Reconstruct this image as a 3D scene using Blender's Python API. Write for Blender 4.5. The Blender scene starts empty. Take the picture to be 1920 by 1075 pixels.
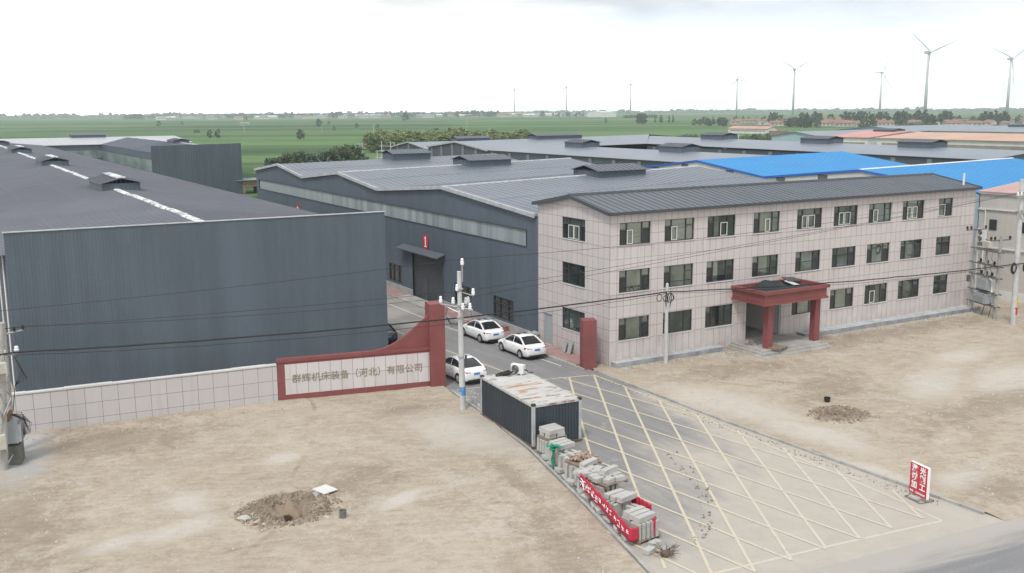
import bpy, math, random
from mathutils import Vector, Matrix, noise as mnoise
R = random.Random(7)
rad = math.radians
SC = bpy.context.scene
COL = SC.collection

# ---------------------------------------------------------------- camera
FW = Vector((0.4959, 0.8509, -0.1734)).normalized()
CAMP = Vector((-38.65, -53.46, 17.18))
cd = bpy.data.cameras.new("camera"); cam = bpy.data.objects.new("camera", cd); COL.objects.link(cam)
_rt = FW.cross(Vector((0, 0, 1))).normalized(); _up = _rt.cross(FW)
_ro = 0.0074
_r2 = _rt*math.cos(_ro) - _up*math.sin(_ro); _u2 = _rt*math.sin(_ro) + _up*math.cos(_ro)
M = Matrix((( _r2.x, _u2.x, -FW.x), (_r2.y, _u2.y, -FW.y), (_r2.z, _u2.z, -FW.z))).to_4x4(); M.translation = CAMP
cam.matrix_world = M
cd.sensor_width = 36; cd.lens = 36*1879.94/1920; cd.clip_start = .5; cd.clip_end = 40000
SC.camera = cam

# ---------------------------------------------------------------- light, sky, exposure
SUN_EL, SUN_AZ = 56, -130            # elevation, azimuth from +Y towards +X (degrees)
w = bpy.data.worlds.new("World"); SC.world = w; w.use_nodes = True
nt = w.node_tree; nt.nodes.clear()
def _wn(t, **k):
    n = nt.nodes.new(t)
    for a, b in k.items(): setattr(n, a, b)
    return n
sky = _wn('ShaderNodeTexSky', sky_type='NISHITA', sun_disc=False, sun_elevation=rad(SUN_EL), sun_rotation=rad(SUN_AZ))
sky.air_density = 1.0; sky.dust_density = 2.5
bsky = _wn('ShaderNodeBackground'); bsky.inputs['Strength'].default_value = .10
nt.links.new(sky.outputs[0], bsky.inputs['Color'])
tc = _wn('ShaderNodeTexCoord')
sep = _wn('ShaderNodeSeparateXYZ'); nt.links.new(tc.outputs['Generated'], sep.inputs[0])
zc = _wn('ShaderNodeMath', operation='MAXIMUM'); nt.links.new(sep.outputs[2], zc.inputs[0]); zc.inputs[1].default_value = .0
za = _wn('ShaderNodeMath', operation='ADD'); nt.links.new(zc.outputs[0], za.inputs[0]); za.inputs[1].default_value = .16
dv = []
for k in (0, 1):
    d = _wn('ShaderNodeMath', operation='DIVIDE'); nt.links.new(sep.outputs[k], d.inputs[0]); nt.links.new(za.outputs[0], d.inputs[1]); dv.append(d)
cb = _wn('ShaderNodeCombineXYZ'); nt.links.new(dv[0].outputs[0], cb.inputs[0]); nt.links.new(dv[1].outputs[0], cb.inputs[1])
cb.inputs[2].default_value = 3.7
nz = _wn('ShaderNodeTexNoise'); nz.inputs['Scale'].default_value = .55; nz.inputs['Detail'].default_value = 5; nz.inputs['Roughness'].default_value = .5; nz.inputs['Distortion'].default_value = .4
nt.links.new(cb.outputs[0], nz.inputs['Vector'])
cr = _wn('ShaderNodeValToRGB'); cr.color_ramp.elements[0].position = .36; cr.color_ramp.elements[0].color = (.74, .79, .87, 1)
cr.color_ramp.elements[1].position = .52; cr.color_ramp.elements[1].color = (1.0, 1.0, 1.0, 1)
nt.links.new(nz.outputs['Fac'], cr.inputs[0])
hz_ = _wn('ShaderNodeMapRange', interpolation_type='SMOOTHSTEP'); nt.links.new(zc.outputs[0], hz_.inputs[0])
hz_.inputs[1].default_value = .0; hz_.inputs[2].default_value = .12; hz_.inputs[3].default_value = 3.6; hz_.inputs[4].default_value = 1.40   # thin bright cloud low down
def _wm(op, a, b_):
    m_ = _wn('ShaderNodeMath', operation=op)
    for i_, v_ in enumerate((a, b_)):
        if isinstance(v_, (int, float)): m_.inputs[i_].default_value = v_
        else: nt.links.new(v_, m_.inputs[i_])
    return m_.outputs[0]
def _wr(v_, a, b_, c_, d_):
    m_ = _wn('ShaderNodeMapRange', interpolation_type='SMOOTHSTEP'); nt.links.new(v_, m_.inputs[0])
    for i_, k_ in enumerate((a, b_, c_, d_)): m_.inputs[1+i_].default_value = k_
    return m_.outputs[0]
side = _wm('ADD', _wm('MULTIPLY', sep.outputs[0], -.86), _wm('MULTIPLY', sep.outputs[1], .5))     # towards the bright left of the sky
low = _wr(zc.outputs[0], 0., .13, 1., 0.)
boost = _wm('ADD', 1.10, _wm('MULTIPLY', low, _wr(side, -.45, .35, 1.3, 2.0)))
nzc = _wn('ShaderNodeTexNoise'); nzc.inputs['Scale'].default_value = 1.5; nzc.inputs['Detail'].default_value = 6; nzc.inputs['Roughness'].default_value = .6
nt.links.new(cb.outputs[0], nzc.inputs['Vector'])
def bank(cx, cy, rx, ry, rot):      # a grey cloud bank hanging at one place of the cloud layer
    mp = _wn('ShaderNodeMapping'); nt.links.new(cb.outputs[0], mp.inputs[0]); mp.inputs[1].default_value = (-cx, -cy, -3.7)
    m2 = _wn('ShaderNodeMapping'); nt.links.new(mp.outputs[0], m2.inputs[0]); m2.inputs[2].default_value = (0, 0, -rot)
    m3 = _wn('ShaderNodeMapping'); nt.links.new(m2.outputs[0], m3.inputs[0]); m3.inputs[3].default_value = (1/rx, 1/ry, 0)
    L_ = _wn('ShaderNodeVectorMath', operation='LENGTH'); nt.links.new(m3.outputs[0], L_.inputs[0])
    return _wr(_wm('ADD', L_.outputs['Value'], _wm('MULTIPLY', _wm('SUBTRACT', nzc.outputs['Fac'], .5), 2.2)), .35, 1.35, 1., 0.)
bk = _wm('MAXIMUM', bank(1.75, 2.95, .95, .55, rad(-30)), _wm('MULTIPLY', bank(3.3, 1.9, 1.3, .9, rad(-40)), .55))
bcl = _wn('ShaderNodeBackground'); nt.links.new(_wm('MULTIPLY', boost, _wm('SUBTRACT', 1, _wm('MULTIPLY', bk, .25))), bcl.inputs['Strength'])
nt.links.new(cr.outputs[0], bcl.inputs['Color'])
ms = _wn('ShaderNodeMixShader'); ms.inputs[0].default_value = .86
nt.links.new(bsky.outputs[0], ms.inputs[1]); nt.links.new(bcl.outputs[0], ms.inputs[2])
wo = _wn('ShaderNodeOutputWorld'); nt.links.new(ms.outputs[0], wo.inputs['Surface'])

ld = bpy.data.lights.new("sun", 'SUN'); ld.energy = 2.3; ld.angle = rad(13); ld.color = (1, .96, .9)
sun = bpy.data.objects.new("sun", ld); COL.objects.link(sun)
sd = Vector((math.sin(rad(SUN_AZ))*math.cos(rad(SUN_EL)), math.cos(rad(SUN_AZ))*math.cos(rad(SUN_EL)), math.sin(rad(SUN_EL))))
sun.rotation_euler = sd.to_track_quat('Z', 'Y').to_euler()
sun.location = (0, 0, 60)

SC.view_settings.view_transform = 'Standard'; SC.view_settings.look = 'None'
SC.view_settings.exposure = 0.02; SC.view_settings.gamma = 1
SC.cycles.max_bounces = 8; SC.cycles.diffuse_bounces = 3; SC.cycles.glossy_bounces = 3
SC.cycles.transmission_bounces = 4; SC.cycles.volume_bounces = 2; SC.cycles.transparent_max_bounces = 8
SC.cycles.caustics_reflective = False; SC.cycles.caustics_refractive = False
SC.cycles.use_denoising = True

# ---------------------------------------------------------------- material helpers
class G:
    """a small node-graph writer for one procedural material"""
    def __init__(s, name):
        s.m = bpy.data.materials.new(name); s.m.use_nodes = True
        s.t = s.m.node_tree; s.t.nodes.clear()
    def n(s, t, **k):
        x = s.t.nodes.new(t)
        for a, b in k.items(): setattr(x, a, b)
        return x
    def put(s, sock, v):
        if isinstance(v, bpy.types.NodeSocket): s.t.links.new(v, sock)
        elif isinstance(v, (tuple, list)) and len(v) == 3 and sock.type == 'RGBA': sock.default_value = (*v, 1)
        else: sock.default_value = v
    def m2(s, op, a, b=0, c=None, clamp=False):
        x = s.n('ShaderNodeMath', operation=op); x.use_clamp = clamp
        s.put(x.inputs[0], a); s.put(x.inputs[1], b)
        if c is not None: s.put(x.inputs[2], c)
        return x.outputs[0]
    def mix(s, f, a, b, blend='MIX'):
        x = s.n('ShaderNodeMix', data_type='RGBA', blend_type=blend)
        s.put(x.inputs[0], f); s.put(x.inputs[6], a); s.put(x.inputs[7], b)
        return x.outputs[2]
    def pos(s): return s.n('ShaderNodeNewGeometry').outputs['Position']
    def obj(s): return s.n('ShaderNodeTexCoord').outputs['Object']
    def xyz(s, v):
        x = s.n('ShaderNodeSeparateXYZ'); s.put(x.inputs[0], v); return x.outputs
    def vec(s, a, b, c):
        x = s.n('ShaderNodeCombineXYZ'); s.put(x.inputs[0], a); s.put(x.inputs[1], b); s.put(x.inputs[2], c); return x.outputs[0]
    def noise(s, v, scale, detail=3, rough=.55, dist=0.):
        x = s.n('ShaderNodeTexNoise'); s.put(x.inputs['Vector'], v); x.inputs['Scale'].default_value = scale
        x.inputs['Detail'].default_value = detail; x.inputs['Roughness'].default_value = rough; x.inputs['Distortion'].default_value = dist
        return x.outputs['Fac']
    def white(s, v):
        x = s.n('ShaderNodeTexWhiteNoise', noise_dimensions='3D'); s.put(x.inputs['Vector'], v); return x.outputs['Value']
    def ramp(s, f, a, b):      # smooth 0..1 between a and b
        x = s.n('ShaderNodeMapRange', interpolation_type='SMOOTHSTEP'); s.put(x.inputs[0], f)
        x.inputs[1].default_value = a; x.inputs[2].default_value = b; return x.outputs[0]
    def map(s, v, sc=(1, 1, 1), rot=0, loc=(0, 0, 0)):
        x = s.n('ShaderNodeMapping'); s.put(x.inputs[0], v); x.inputs[1].default_value = loc
        x.inputs[2].default_value = (0, 0, rot); x.inputs[3].default_value = sc; return x.outputs[0]
    def line(s, v, period, width, off=0.):   # 1 on thin lines every period
        a = s.m2('ADD', v, period*1000-off+width/2)
        return s.m2('LESS_THAN', s.m2('MODULO', a, period), width)
    def ell(s, P, cx, cy, rx, ry, rot=0, soft=.5, dist=None):
        """soft ellipse mask on the ground with a ragged edge"""
        q = s.map(P, loc=(-cx, -cy, 0)); q = s.map(q, rot=-rot); q = s.map(q, sc=(1/rx, 1/ry, 0))
        L = s.n('ShaderNodeVectorMath', operation='LENGTH'); s.put(L.inputs[0], q)
        d = L.outputs['Value']
        if dist is not None: d = s.m2('ADD', d, dist)
        return s.m2('SUBTRACT', 1, s.ramp(d, 1-soft, 1+soft))
    def out(s, col, rough=.7, metal=0., bump=None, bstr=.4, bdist=.02, spec=.5, alpha=None, coat=0):
        b = s.n('ShaderNodeBsdfPrincipled'); s.put(b.inputs['Base Color'], col); s.put(b.inputs['Roughness'], rough)
        s.put(b.inputs['Metallic'], metal); s.put(b.inputs['Specular IOR Level'], spec)
        if coat: s.put(b.inputs['Coat Weight'], coat); b.inputs['Coat Roughness'].default_value = .06
        if bump is not None:
            x = s.n('ShaderNodeBump'); s.put(x.inputs['Height'], bump); x.inputs['Strength'].default_value = bstr; x.inputs['Distance'].default_value = bdist
            s.t.links.new(x.outputs[0], b.inputs['Normal'])
        o = s.n('ShaderNodeOutputMaterial'); s.t.links.new(b.outputs[0], o.inputs[0])
        return s.m

def basic(name, col, rough=.6, var=.12, vs=.6, metal=0., bump=0, bs=18, spec=.5, coat=0, local=False):
    g = G(name); P = g.obj() if local else g.pos()
    n = g.noise(P, vs, 5, .6)
    n2 = g.noise(P, vs*9, 3)
    f = g.m2('ADD', g.m2('MULTIPLY', n, .7), g.m2('MULTIPLY', n2, .3))
    lo = tuple(max(0, c*(1-var)) for c in col); hi = tuple(min(1, c*(1+var)) for c in col)
    c = g.mix(g.ramp(f, .3, .7), lo, hi)
    bm = g.noise(P, bs, 4) if bump else None
    return g.out(c, rough, metal, bm, bump or .3, .02, spec, coat=coat)

def metal_sheet(name, col, rough=.42, streak=.16, ds=(.9, .9, .07), metal=.0, spec=.5):
    """painted profiled sheet: rain streaks down the fall and panel to panel variation"""
    g = G(name); P = g.pos()
    n = g.noise(g.map(P, sc=ds), 1.0, 5, .65)
    n2 = g.noise(P, .08, 3)
    n3 = g.noise(P, 3.5, 4, .7)
    f = g.m2('ADD', g.m2('ADD', g.m2('MULTIPLY', n, .5), g.m2('MULTIPLY', n2, .35)), g.m2('MULTIPLY', n3, .15))
    lo = tuple(c*(1-streak) for c in col); hi = tuple(min(1, c*(1+streak)) for c in col)
    c = g.mix(g.ramp(f, .32, .68), lo, hi)
    r = g.m2('ADD', g.m2('MULTIPLY', n2, .2), rough-.1)
    return g.out(c, r, metal, spec=spec)

def tile_mat(name, axis, off, period, zoff, zper, zmin, stain=(), col=(.585, .545, .545), seam=(.19, .175, .17), sw=.024, local=False):
    g = G(name); P = g.obj() if local else g.pos(); x = g.xyz(P); u = x[axis]; z = x[2]
    lv = g.line(u, period, sw, off); lh = g.line(z, zper, sw, zoff)
    if zmin is not None: lh = g.m2('MULTIPLY', lh, g.m2('GREATER_THAN', z, zmin))
    l = g.m2('MAXIMUM', lv, lh)
    cell = g.vec(g.m2('FLOOR', g.m2('DIVIDE', g.m2('SUBTRACT', u, off), period)), g.m2('FLOOR', g.m2('DIVIDE', g.m2('SUBTRACT', z, zoff), zper)), 0)
    wv = g.white(cell)
    n = g.noise(P, .35, 5, .6); n2 = g.noise(g.map(P, sc=(1.6, 1.6, .12)), 1.4, 4, .6)
    f = g.m2('ADD', g.m2('ADD', g.m2('MULTIPLY', wv, .28), g.m2('MULTIPLY', n, .4)), g.m2('MULTIPLY', n2, .32))
    c = g.mix(f, tuple(k*.86 for k in col), tuple(min(1, k*1.12) for k in col))
    grime = g.ramp(g.m2('ADD', n2, g.m2('MULTIPLY', z, -.05)), .42, .75)
    c = g.mix(g.m2('MULTIPLY', grime, .38), c, (.36, .32, .29))
    for zs_ in stain:       # rain runs below the sills
        band = g.m2('MULTIPLY', g.ramp(z, zs_-1.1, zs_-.05), g.m2('LESS_THAN', z, zs_))
        run = g.ramp(g.noise(g.map(P, sc=(3.2, 3.2, .18), loc=(zs_, 0, 0)), 1.2, 4, .65), .50, .66)
        c = g.mix(g.m2('MULTIPLY', g.m2('MULTIPLY', band, run), .42), c, (.30, .265, .24))
    if stain:
        foot = g.m2('MULTIPLY', g.m2('SUBTRACT', 1, g.ramp(z, .35, 1.15)), g.ramp(g.noise(P, 1.3, 5, .7), .35, .6))
        c = g.mix(g.m2('MULTIPLY', foot, .5), c, (.40, .35, .29))
    c = g.mix(l, c, seam)
    return g.out(c, .45, bump=g.m2('SUBTRACT', 1, l), bstr=.25, bdist=.004)

MT = {}
wallcol = (.092, .120, .152)
MT['wall'] = metal_sheet('dark_blue_grey_sheet', wallcol, .5)
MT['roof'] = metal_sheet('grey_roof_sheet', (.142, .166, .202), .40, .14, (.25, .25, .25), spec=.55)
MT['roof_left'] = metal_sheet('dusky_roof_sheet', (.152, .162, .192), .45, .12, (.25, .25, .25))
MT['roof_office'] = metal_sheet('office_roof_sheet', (.097, .112, .134), .42, .14, (1.2, .25, .25))
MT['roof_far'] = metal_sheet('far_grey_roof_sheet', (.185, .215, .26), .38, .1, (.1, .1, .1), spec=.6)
MT['dark'] = basic('dark_trim', (.06, .068, .078), .5, .15)
MT['trim'] = basic('pale_flashing', (.42, .44, .46), .4, .2, 1.5)
MT['blue_roof'] = metal_sheet('blue_roof_sheet', (.026, .245, .545), .5, .07, (.2, .2, .2), spec=.3)
MT['blue_trim'] = basic('blue_trim', (.03, .14, .5), .5)
MT['white_wall'] = basic('white_sheet_wall', (.62, .63, .62), .5, .1, .3)
MT['white'] = basic('white_paint', (.74, .74, .73), .4, .06)
MT['porcelain'] = basic('white_porcelain', (.8, .82, .84), .2, .04)
MT['red'] = basic('brick_red_paint', (.215, .066, .066), .6, .13, .7, bump=.08, bs=30)
MT['red_local'] = basic('brick_red_render', (.215, .066, .066), .62, .13, .7, bump=.08, bs=30, local=True)
MT['conc'] = basic('concrete', (.36, .355, .34), .85, .25, .9, bump=.3)
MT['conc_pale'] = basic('pale_concrete_pole', (.50, .515, .52), .7, .14, 1.5, bump=.1)
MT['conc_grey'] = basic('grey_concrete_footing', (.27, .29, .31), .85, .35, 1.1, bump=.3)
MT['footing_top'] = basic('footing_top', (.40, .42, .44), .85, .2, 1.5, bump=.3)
MT['plinth'] = basic('grey_plinth_render', (.35, .36, .375), .8, .2, .8)
MT['steel'] = basic('galvanised_steel', (.38, .39, .4), .4, .15, 3, metal=.4)
MT['steel_dark'] = basic('weathered_steel', (.12, .12, .12), .5, .2, 3)
MT['grey_box'] = basic('grey_enamel', (.33, .36, .38), .45, .1, 2)
MT['cream_box'] = basic('cream_enamel', (.5, .5, .43), .5, .15, 3)
MT['cable'] = basic('black_cable', (.015, .016, .018), .6, .1)
MT['rubber'] = basic('tyre_rubber', (.018, .018, .02), .8, .1, local=True)
MT['rim'] = basic('alloy_rim', (.45, .45, .46), .3, .1, 3, metal=.7, local=True)
MT['carwhite'] = basic('white_car_paint', (.86, .87, .88), .28, .012, .5, coat=.6, local=True)
MT['carblack'] = basic('black_car_paint', (.02, .022, .025), .25, .02, coat=.6, local=True)
MT['carglass'] = basic('car_glass', (.012, .014, .017), .06, .02, spec=.7, local=True)
MT['taillamp'] = basic('tail_lamp', (.26, .015, .03), .2, .1, local=True)
MT['headlamp'] = basic('head_lamp', (.5, .52, .55), .1, .1, local=True)
MT['plate'] = basic('blue_plate', (.05, .22, .55), .4, .05, local=True)
MT['stone'] = basic('cut_kerbstone', (.43, .43, .415), .85, .14, 2.5, bump=.25, bs=40, local=True)
MT['wood'] = basic('weathered_wood', (.24, .19, .145), .85, .25, 4, bump=.2, local=True)
MT['tarp'] = basic('dark_tarpaulin', (.026, .033, .040), .5, .3, 1.4, bump=.5, bs=4)
MT['felt'] = basic('roofing_felt', (.045, .05, .048), .8, .3, 1.2, bump=.3)
MT['frame'] = basic('dark_window_frame', (.05, .056, .06), .4, .1)
MT['soffit'] = basic('inner_plaster', (.58, .58, .57), .8, .06)
MT['green'] = basic('green_net', (.03, .26, .17), .8, .25, 6)
MT['banner'] = basic('red_cloth', (.48, .025, .06), .75, .16, 3)
MT['signred'] = basic('sign_red', (.50, .03, .05), .45, .05, 3)
MT['signwhite'] = basic('sign_white', (.82, .83, .85), .45, .03)
MT['letter'] = basic('brown_letter', (.25, .205, .15), .6, .1)
MT['doorgrey'] = basic('grey_door', (.34, .39, .41), .45, .06)
MT['turbine'] = basic('turbine_white', (.58, .59, .61), .4, .03, .02)
MT['leaf'] = basic('green_leaf', (.075, .118, .05), .6, .5, .9, local=True)
MT['leaf_dark'] = basic('dark_leaf', (.05, .078, .048), .6, .5, .5, local=True)
MT['leaf_yel'] = basic('yellowish_leaf', (.20, .25, .10), .6, .4, .5, local=True)
MT['bark'] = basic('bark', (.12, .095, .075), .9, .3, 3, local=True)
MT['hroof'] = basic('red_tile_roof', (.235, .13, .105), .8, .25, .15)
MT['hwall'] = basic('pale_house_wall', (.48, .45, .42), .8, .2, .1)
MT['salmon'] = metal_sheet('salmon_roof', (.52, .26, .24), .6, .1, (.2, .2, .2))
MT['peach'] = metal_sheet('peach_roof', (.50, .32, .24), .6, .12, (.05, .2, .2))
MT['paleblue'] = metal_sheet('pale_blue_sheet', (.33, .43, .49), .5, .08, (.6, .6, .1))
MT['beige'] = None
MT['strip'] = None

def glass_mat():
    g = G('window_glass'); P = g.pos(); x = g.xyz(P)
    n = g.noise(P, .9, 4, .6); wv = g.white(g.vec(g.m2('FLOOR', g.m2('MULTIPLY', x[0], .42)), g.m2('FLOOR', g.m2('MULTIPLY', x[1], .5)), g.m2('FLOOR', g.m2('MULTIPLY', x[2], .3))))
    f = g.m2('ADD', g.m2('MULTIPLY', n, .5), g.m2('MULTIPLY', wv, .5))
    c = g.mix(g.ramp(f, .25, .75), (.075, .105, .10), (.33, .39, .37))
    return g.out(c, .04, .8, g.noise(P, .8, 2), .05, .03)
MT['glass'] = glass_mat()
MT['glass_dark'] = basic('dark_glass', (.03, .037, .04), .1, .3, .8, spec=.6)

def strip_mat():
    g = G('translucent_sheet'); P = g.pos(); x = g.xyz(P)
    u = g.m2('ADD', x[0], x[1])
    a = g.white(g.vec(g.m2('FLOOR', g.m2('MULTIPLY', u, 1.18)), 0, 0)); b = g.white(g.vec(g.m2('FLOOR', g.m2('MULTIPLY', u, 3.1)), 5, 0))
    n = g.noise(g.map(P, sc=(2, 2, .2)), 1, 4)
    f = g.m2('ADD', g.m2('ADD', g.m2('MULTIPLY', a, .5), g.m2('MULTIPLY', b, .25)), g.m2('MULTIPLY', n, .25))
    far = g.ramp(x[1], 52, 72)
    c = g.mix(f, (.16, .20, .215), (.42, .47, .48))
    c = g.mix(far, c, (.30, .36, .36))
    return g.out(c, .45)
MT['strip'] = strip_mat()

def strip2_mat():
    g = G('green_translucent_sheet'); P = g.pos()
    n = g.noise(g.map(P, sc=(.5, .12, .3)), 1, 4)
    return g.out(g.mix(g.ramp(n, .3, .7), (.14, .19, .18), (.28, .36, .33)), .5)
MT['strip_far'] = strip2_mat()

def ridge_mat():
    g = G('flaking_white_ridge'); P = g.pos()
    n = g.noise(P, 1.6, 6, .7)
    return g.out(g.mix(g.ramp(n, .40, .54), (.20, .21, .23), (.72, .73, .73)), .6)
MT['ridge'] = ridge_mat()

def dirt_mat():
    g = G('sandy_dirt'); P = g.pos()
    # world -> along the scrape direction (the grader ran roughly parallel to the boundary wall)
    Q = g.map(P, rot=rad(24))
    big = g.noise(P, .11, 6, .68, .8); mid = g.noise(P, .75, 7, .72, .5)
    scr = g.noise(g.map(Q, sc=(.7, 2.6, 1)), 1.1, 7, .72, .4); fine = g.noise(P, 5.5, 8, .78); grit = g.noise(P, 22, 4, .8)
    f = g.m2('ADD', g.m2('ADD', g.m2('MULTIPLY', big, .27), g.m2('MULTIPLY', mid, .27)), g.m2('ADD', g.m2('MULTIPLY', scr, .24), g.m2('MULTIPLY', fine, .22)))
    c = g.mix(g.ramp(f, .38, .62), (.32, .265, .205), (.475, .42, .348))
    mott = g.noise(P, 2.1, 6, .8, .3)
    c = g.mix(g.m2('MULTIPLY', g.ramp(mott, .54, .66), .30), c, (.215, .172, .13))
    c = g.mix(g.m2('MULTIPLY', g.ramp(mott, .45, .35), .28), c, (.54, .49, .42))
    # greyish / chalky spills
    ch = g.noise(P, .17, 6, .7, 1.2)
    c = g.mix(g.m2('MULTIPLY', g.ramp(g.m2('ADD', ch, g.m2('MULTIPLY', g.m2('SUBTRACT', fine, .5), .5)),   .55, .72), .42), c, (.53, .505, .47))
    ed = g.m2('ADD', g.m2('MULTIPLY', g.m2('SUBTRACT', mid, .5), 3.2), g.m2('MULTIPLY', g.m2('SUBTRACT', fine, .5), 2.4))
    white = None
    for e in ((-24.4, -6.1, 1.0, .7, .3), (-21.6, -14.2, 1.5, .45, .5), (-14.6, -7.2, 2.2, 3.6, .2), (-30.8, -12.5, 1.7, .8, .25), (-29.9, -9.6, 1.0, 1.3, .2),
              (-33.5, -12.6, 1.1, .6, .3), (1.0, -11.0, 2.0, 4.5, .15), (1.0, -17, 1.2, 3.5, .1), (22.5, -10.5, 2.6, 1.1, .2), (15, -14, 4, 1.4, .5), (-1, -23, .8, 2.4, 0),
              (1.8, -25.5, 1.5, .8, .2), (20, -16, 4, 2, .3)):
        k = g.ell(P, *e, soft=.55, dist=ed); white = k if white is None else g.m2('MAXIMUM', white, k)
    c = g.mix(g.m2('MULTIPLY', white, .42), c, (.60, .585, .555))
    dark = None
    for e in ((-31.5, 1.2, 4.2, 2.2, -.1), (-18.3, -22.8, .9, 4.0, -.15), (-15.9, -14.5, .5, 3.2, -.1), (-37, -7.5, 2.5, 5, 0),
              (6, -5, 4, 1.5, 0), (2.6, -27.5, 2.2, 1.2, 0), (-15.3, -1.4, 1.6, 1.2, 0), (24, -3, 9, 1.5, 0), (-22, -11, 2, 1.2, .6), (9, -11, 3, 1.6, .4), (14, -19, 6, 1.4, .1)):
        k = g.ell(P, *e, soft=.7, dist=ed); dark = k if dark is None else g.m2('MAXIMUM', dark, k)
    c = g.mix(g.m2('MULTIPLY', dark, .38), c, (.175, .138, .10))
    spoil = g.m2('MAXIMUM', g.ell(P, -26.3, -12.45, 1.85, 1.55, .3, .35, ed), g.ell(P, 4.8, -15.6, 1.55, 1.25, -.3, .4, ed))
    c = g.mix(g.m2('MULTIPLY', spoil, .85), c, g.mix(g.ramp(fine, .3, .7), (.13, .10, .075), (.27, .225, .175)))
    pitc = g.ell(P, -26.22, -12.75, .62, .95, .0, .18, g.m2('MULTIPLY', g.m2('SUBTRACT', fine, .5), .5))
    c = g.mix(g.m2('MULTIPLY', pitc, .9), c, (.33, .265, .195))
    hole_shade = g.ell(P, -26.22, -12.85, .46, .60, 0, .12, g.m2('MULTIPLY', g.m2('SUBTRACT', fine, .5), .8))  # shade down the pit hole, put into the soil colour
    c = g.mix(hole_shade, c, (.060, .042, .030))
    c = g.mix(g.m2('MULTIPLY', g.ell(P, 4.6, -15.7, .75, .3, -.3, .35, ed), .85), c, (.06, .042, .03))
    # grey cement spill by the transformer poles
    cem = g.ell(P, -35.6, 1.3, 1.1, 4.0, -.15, .5, ed)
    c = g.mix(g.m2('MULTIPLY', cem, .8), c, (.40, .41, .42))
    # tyre tracks
    for cx, cy, r in ((30, 8, 28.5), (30, 8, 30.2), (-30, -40, 24.4), (-30, -40, 26.0), (-52, 10, 33), (-52, 10, 34.7)):
        q = g.map(P, loc=(-cx, -cy, 0), sc=(1, 1, 0)); L = g.n('ShaderNodeVectorMath', operation='LENGTH'); g.put(L.inputs[0], q)
        d = g.m2('ABSOLUTE', g.m2('SUBTRACT', g.m2('ADD', L.outputs['Value'], g.m2('MULTIPLY', mid, .4)), r+.2))
        k = g.m2('MULTIPLY', g.m2('SUBTRACT', 1, g.ramp(d, .07, .2)), g.ramp(g.noise(P, .3, 3), .48, .62))
        c = g.mix(g.m2('MULTIPLY', k, .5), c, (.22, .18, .14))
    sp = g.ramp(g.noise(P, 9, 3, .6), .66, .72)
    c = g.mix(g.m2('MULTIPLY', sp, .4), c, (.55, .52, .48))
    sp2 = g.ramp(g.noise(g.map(P, loc=(40, 3, 0)), 11, 3, .6), .66, .71)
    c = g.mix(g.m2('MULTIPLY', sp2, .25), c, (.16, .13, .10))
    h = g.m2('ADD', g.m2('ADD', g.m2('MULTIPLY', fine, .5), g.m2('MULTIPLY', grit, .2)), g.m2('MULTIPLY', scr, .6))
    return g.out(c, .95, bump=h, bstr=.8, bdist=.07, spec=.2)
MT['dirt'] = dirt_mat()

def soil_mat():
    g = G('dug_soil'); P = g.pos(); n = g.noise(P, 2.2, 8, .75)
    return g.out(g.mix(g.ramp(n, .35, .65), (.16, .125, .095), (.36, .305, .245)), .95, bump=n, bstr=.8, bdist=.08, spec=.2)
MT['soil'] = soil_mat()

def asphalt_mat():
    g = G('dusty_asphalt'); P = g.pos(); x = g.xyz(P)
    n = g.noise(P, .16, 6, .62, .5); m = g.noise(P, .9, 6, .7, .6); fine = g.noise(P, 14, 5, .8)
    st = g.noise(g.map(P, sc=(2.2, .22, 1), rot=rad(12)), 1, 5, .65, .2)
    c = g.mix(g.ramp(fine, .3, .7), (.165, .167, .172), (.25, .252, .257))
    c = g.mix(g.m2('MULTIPLY', g.ramp(st, .4, .66), .35), c, (.30, .295, .285))
    # dust blown in from the lots and carried by wheels: thicker towards the main road and along the right kerb
    road = g.m2('ADD', g.m2('MULTIPLY', g.ramp(x[1], -15.0, -26.5), -.0), 0)
    t = g.m2('ADD', g.m2('MULTIPLY', x[1], -.055), g.m2('MULTIPLY', x[0], .045))
    side_ = g.m2('MULTIPLY', g.ramp(x[0], -4.6, -1.6), g.m2('SUBTRACT', 1, g.ramp(x[1], -7.0, -1.0)))
    t = g.m2('ADD', t, g.m2('MULTIPLY', side_, .5))
    dm = g.m2('ADD', t, g.m2('ADD', g.m2('MULTIPLY', n, 1.1), g.m2('MULTIPLY', st, .4)))
    near = g.m2('MULTIPLY', g.ramp(dm, 1.04, 1.66), g.m2('LESS_THAN', x[1], 1.5))
    far = g.m2('MULTIPLY', g.ramp(g.m2('ADD', n, g.m2('MULTIPLY', x[1], .012)), .62, 1.0), .75)
    d = g.m2('MAXIMUM', near, far)
    pat = g.m2('MULTIPLY', g.ramp(m, .56, .74), .55)
    d = g.m2('MAXIMUM', d, pat)
    c = g.mix(g.m2('MULTIPLY', d, .92), c, g.mix(m, (.36, .325, .28), (.50, .465, .415)))
    oil = g.ramp(g.noise(g.map(P, loc=(17, 5, 0)), .8, 5, .7), .66, .74)
    c = g.mix(g.m2('MULTIPLY', oil, .4), c, (.10, .10, .10))
    mud = g.ramp(g.noise(P, 1.7, 6, .75), .64, .72)
    c = g.mix(g.m2('MULTIPLY', mud, .3), c, (.16, .13, .10))
    return g.out(c, g.m2('ADD', .65, g.m2('MULTIPLY', d, .25)), bump=fine, bstr=.3, bdist=.012, spec=.35)
MT['asphalt'] = asphalt_mat()

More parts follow.
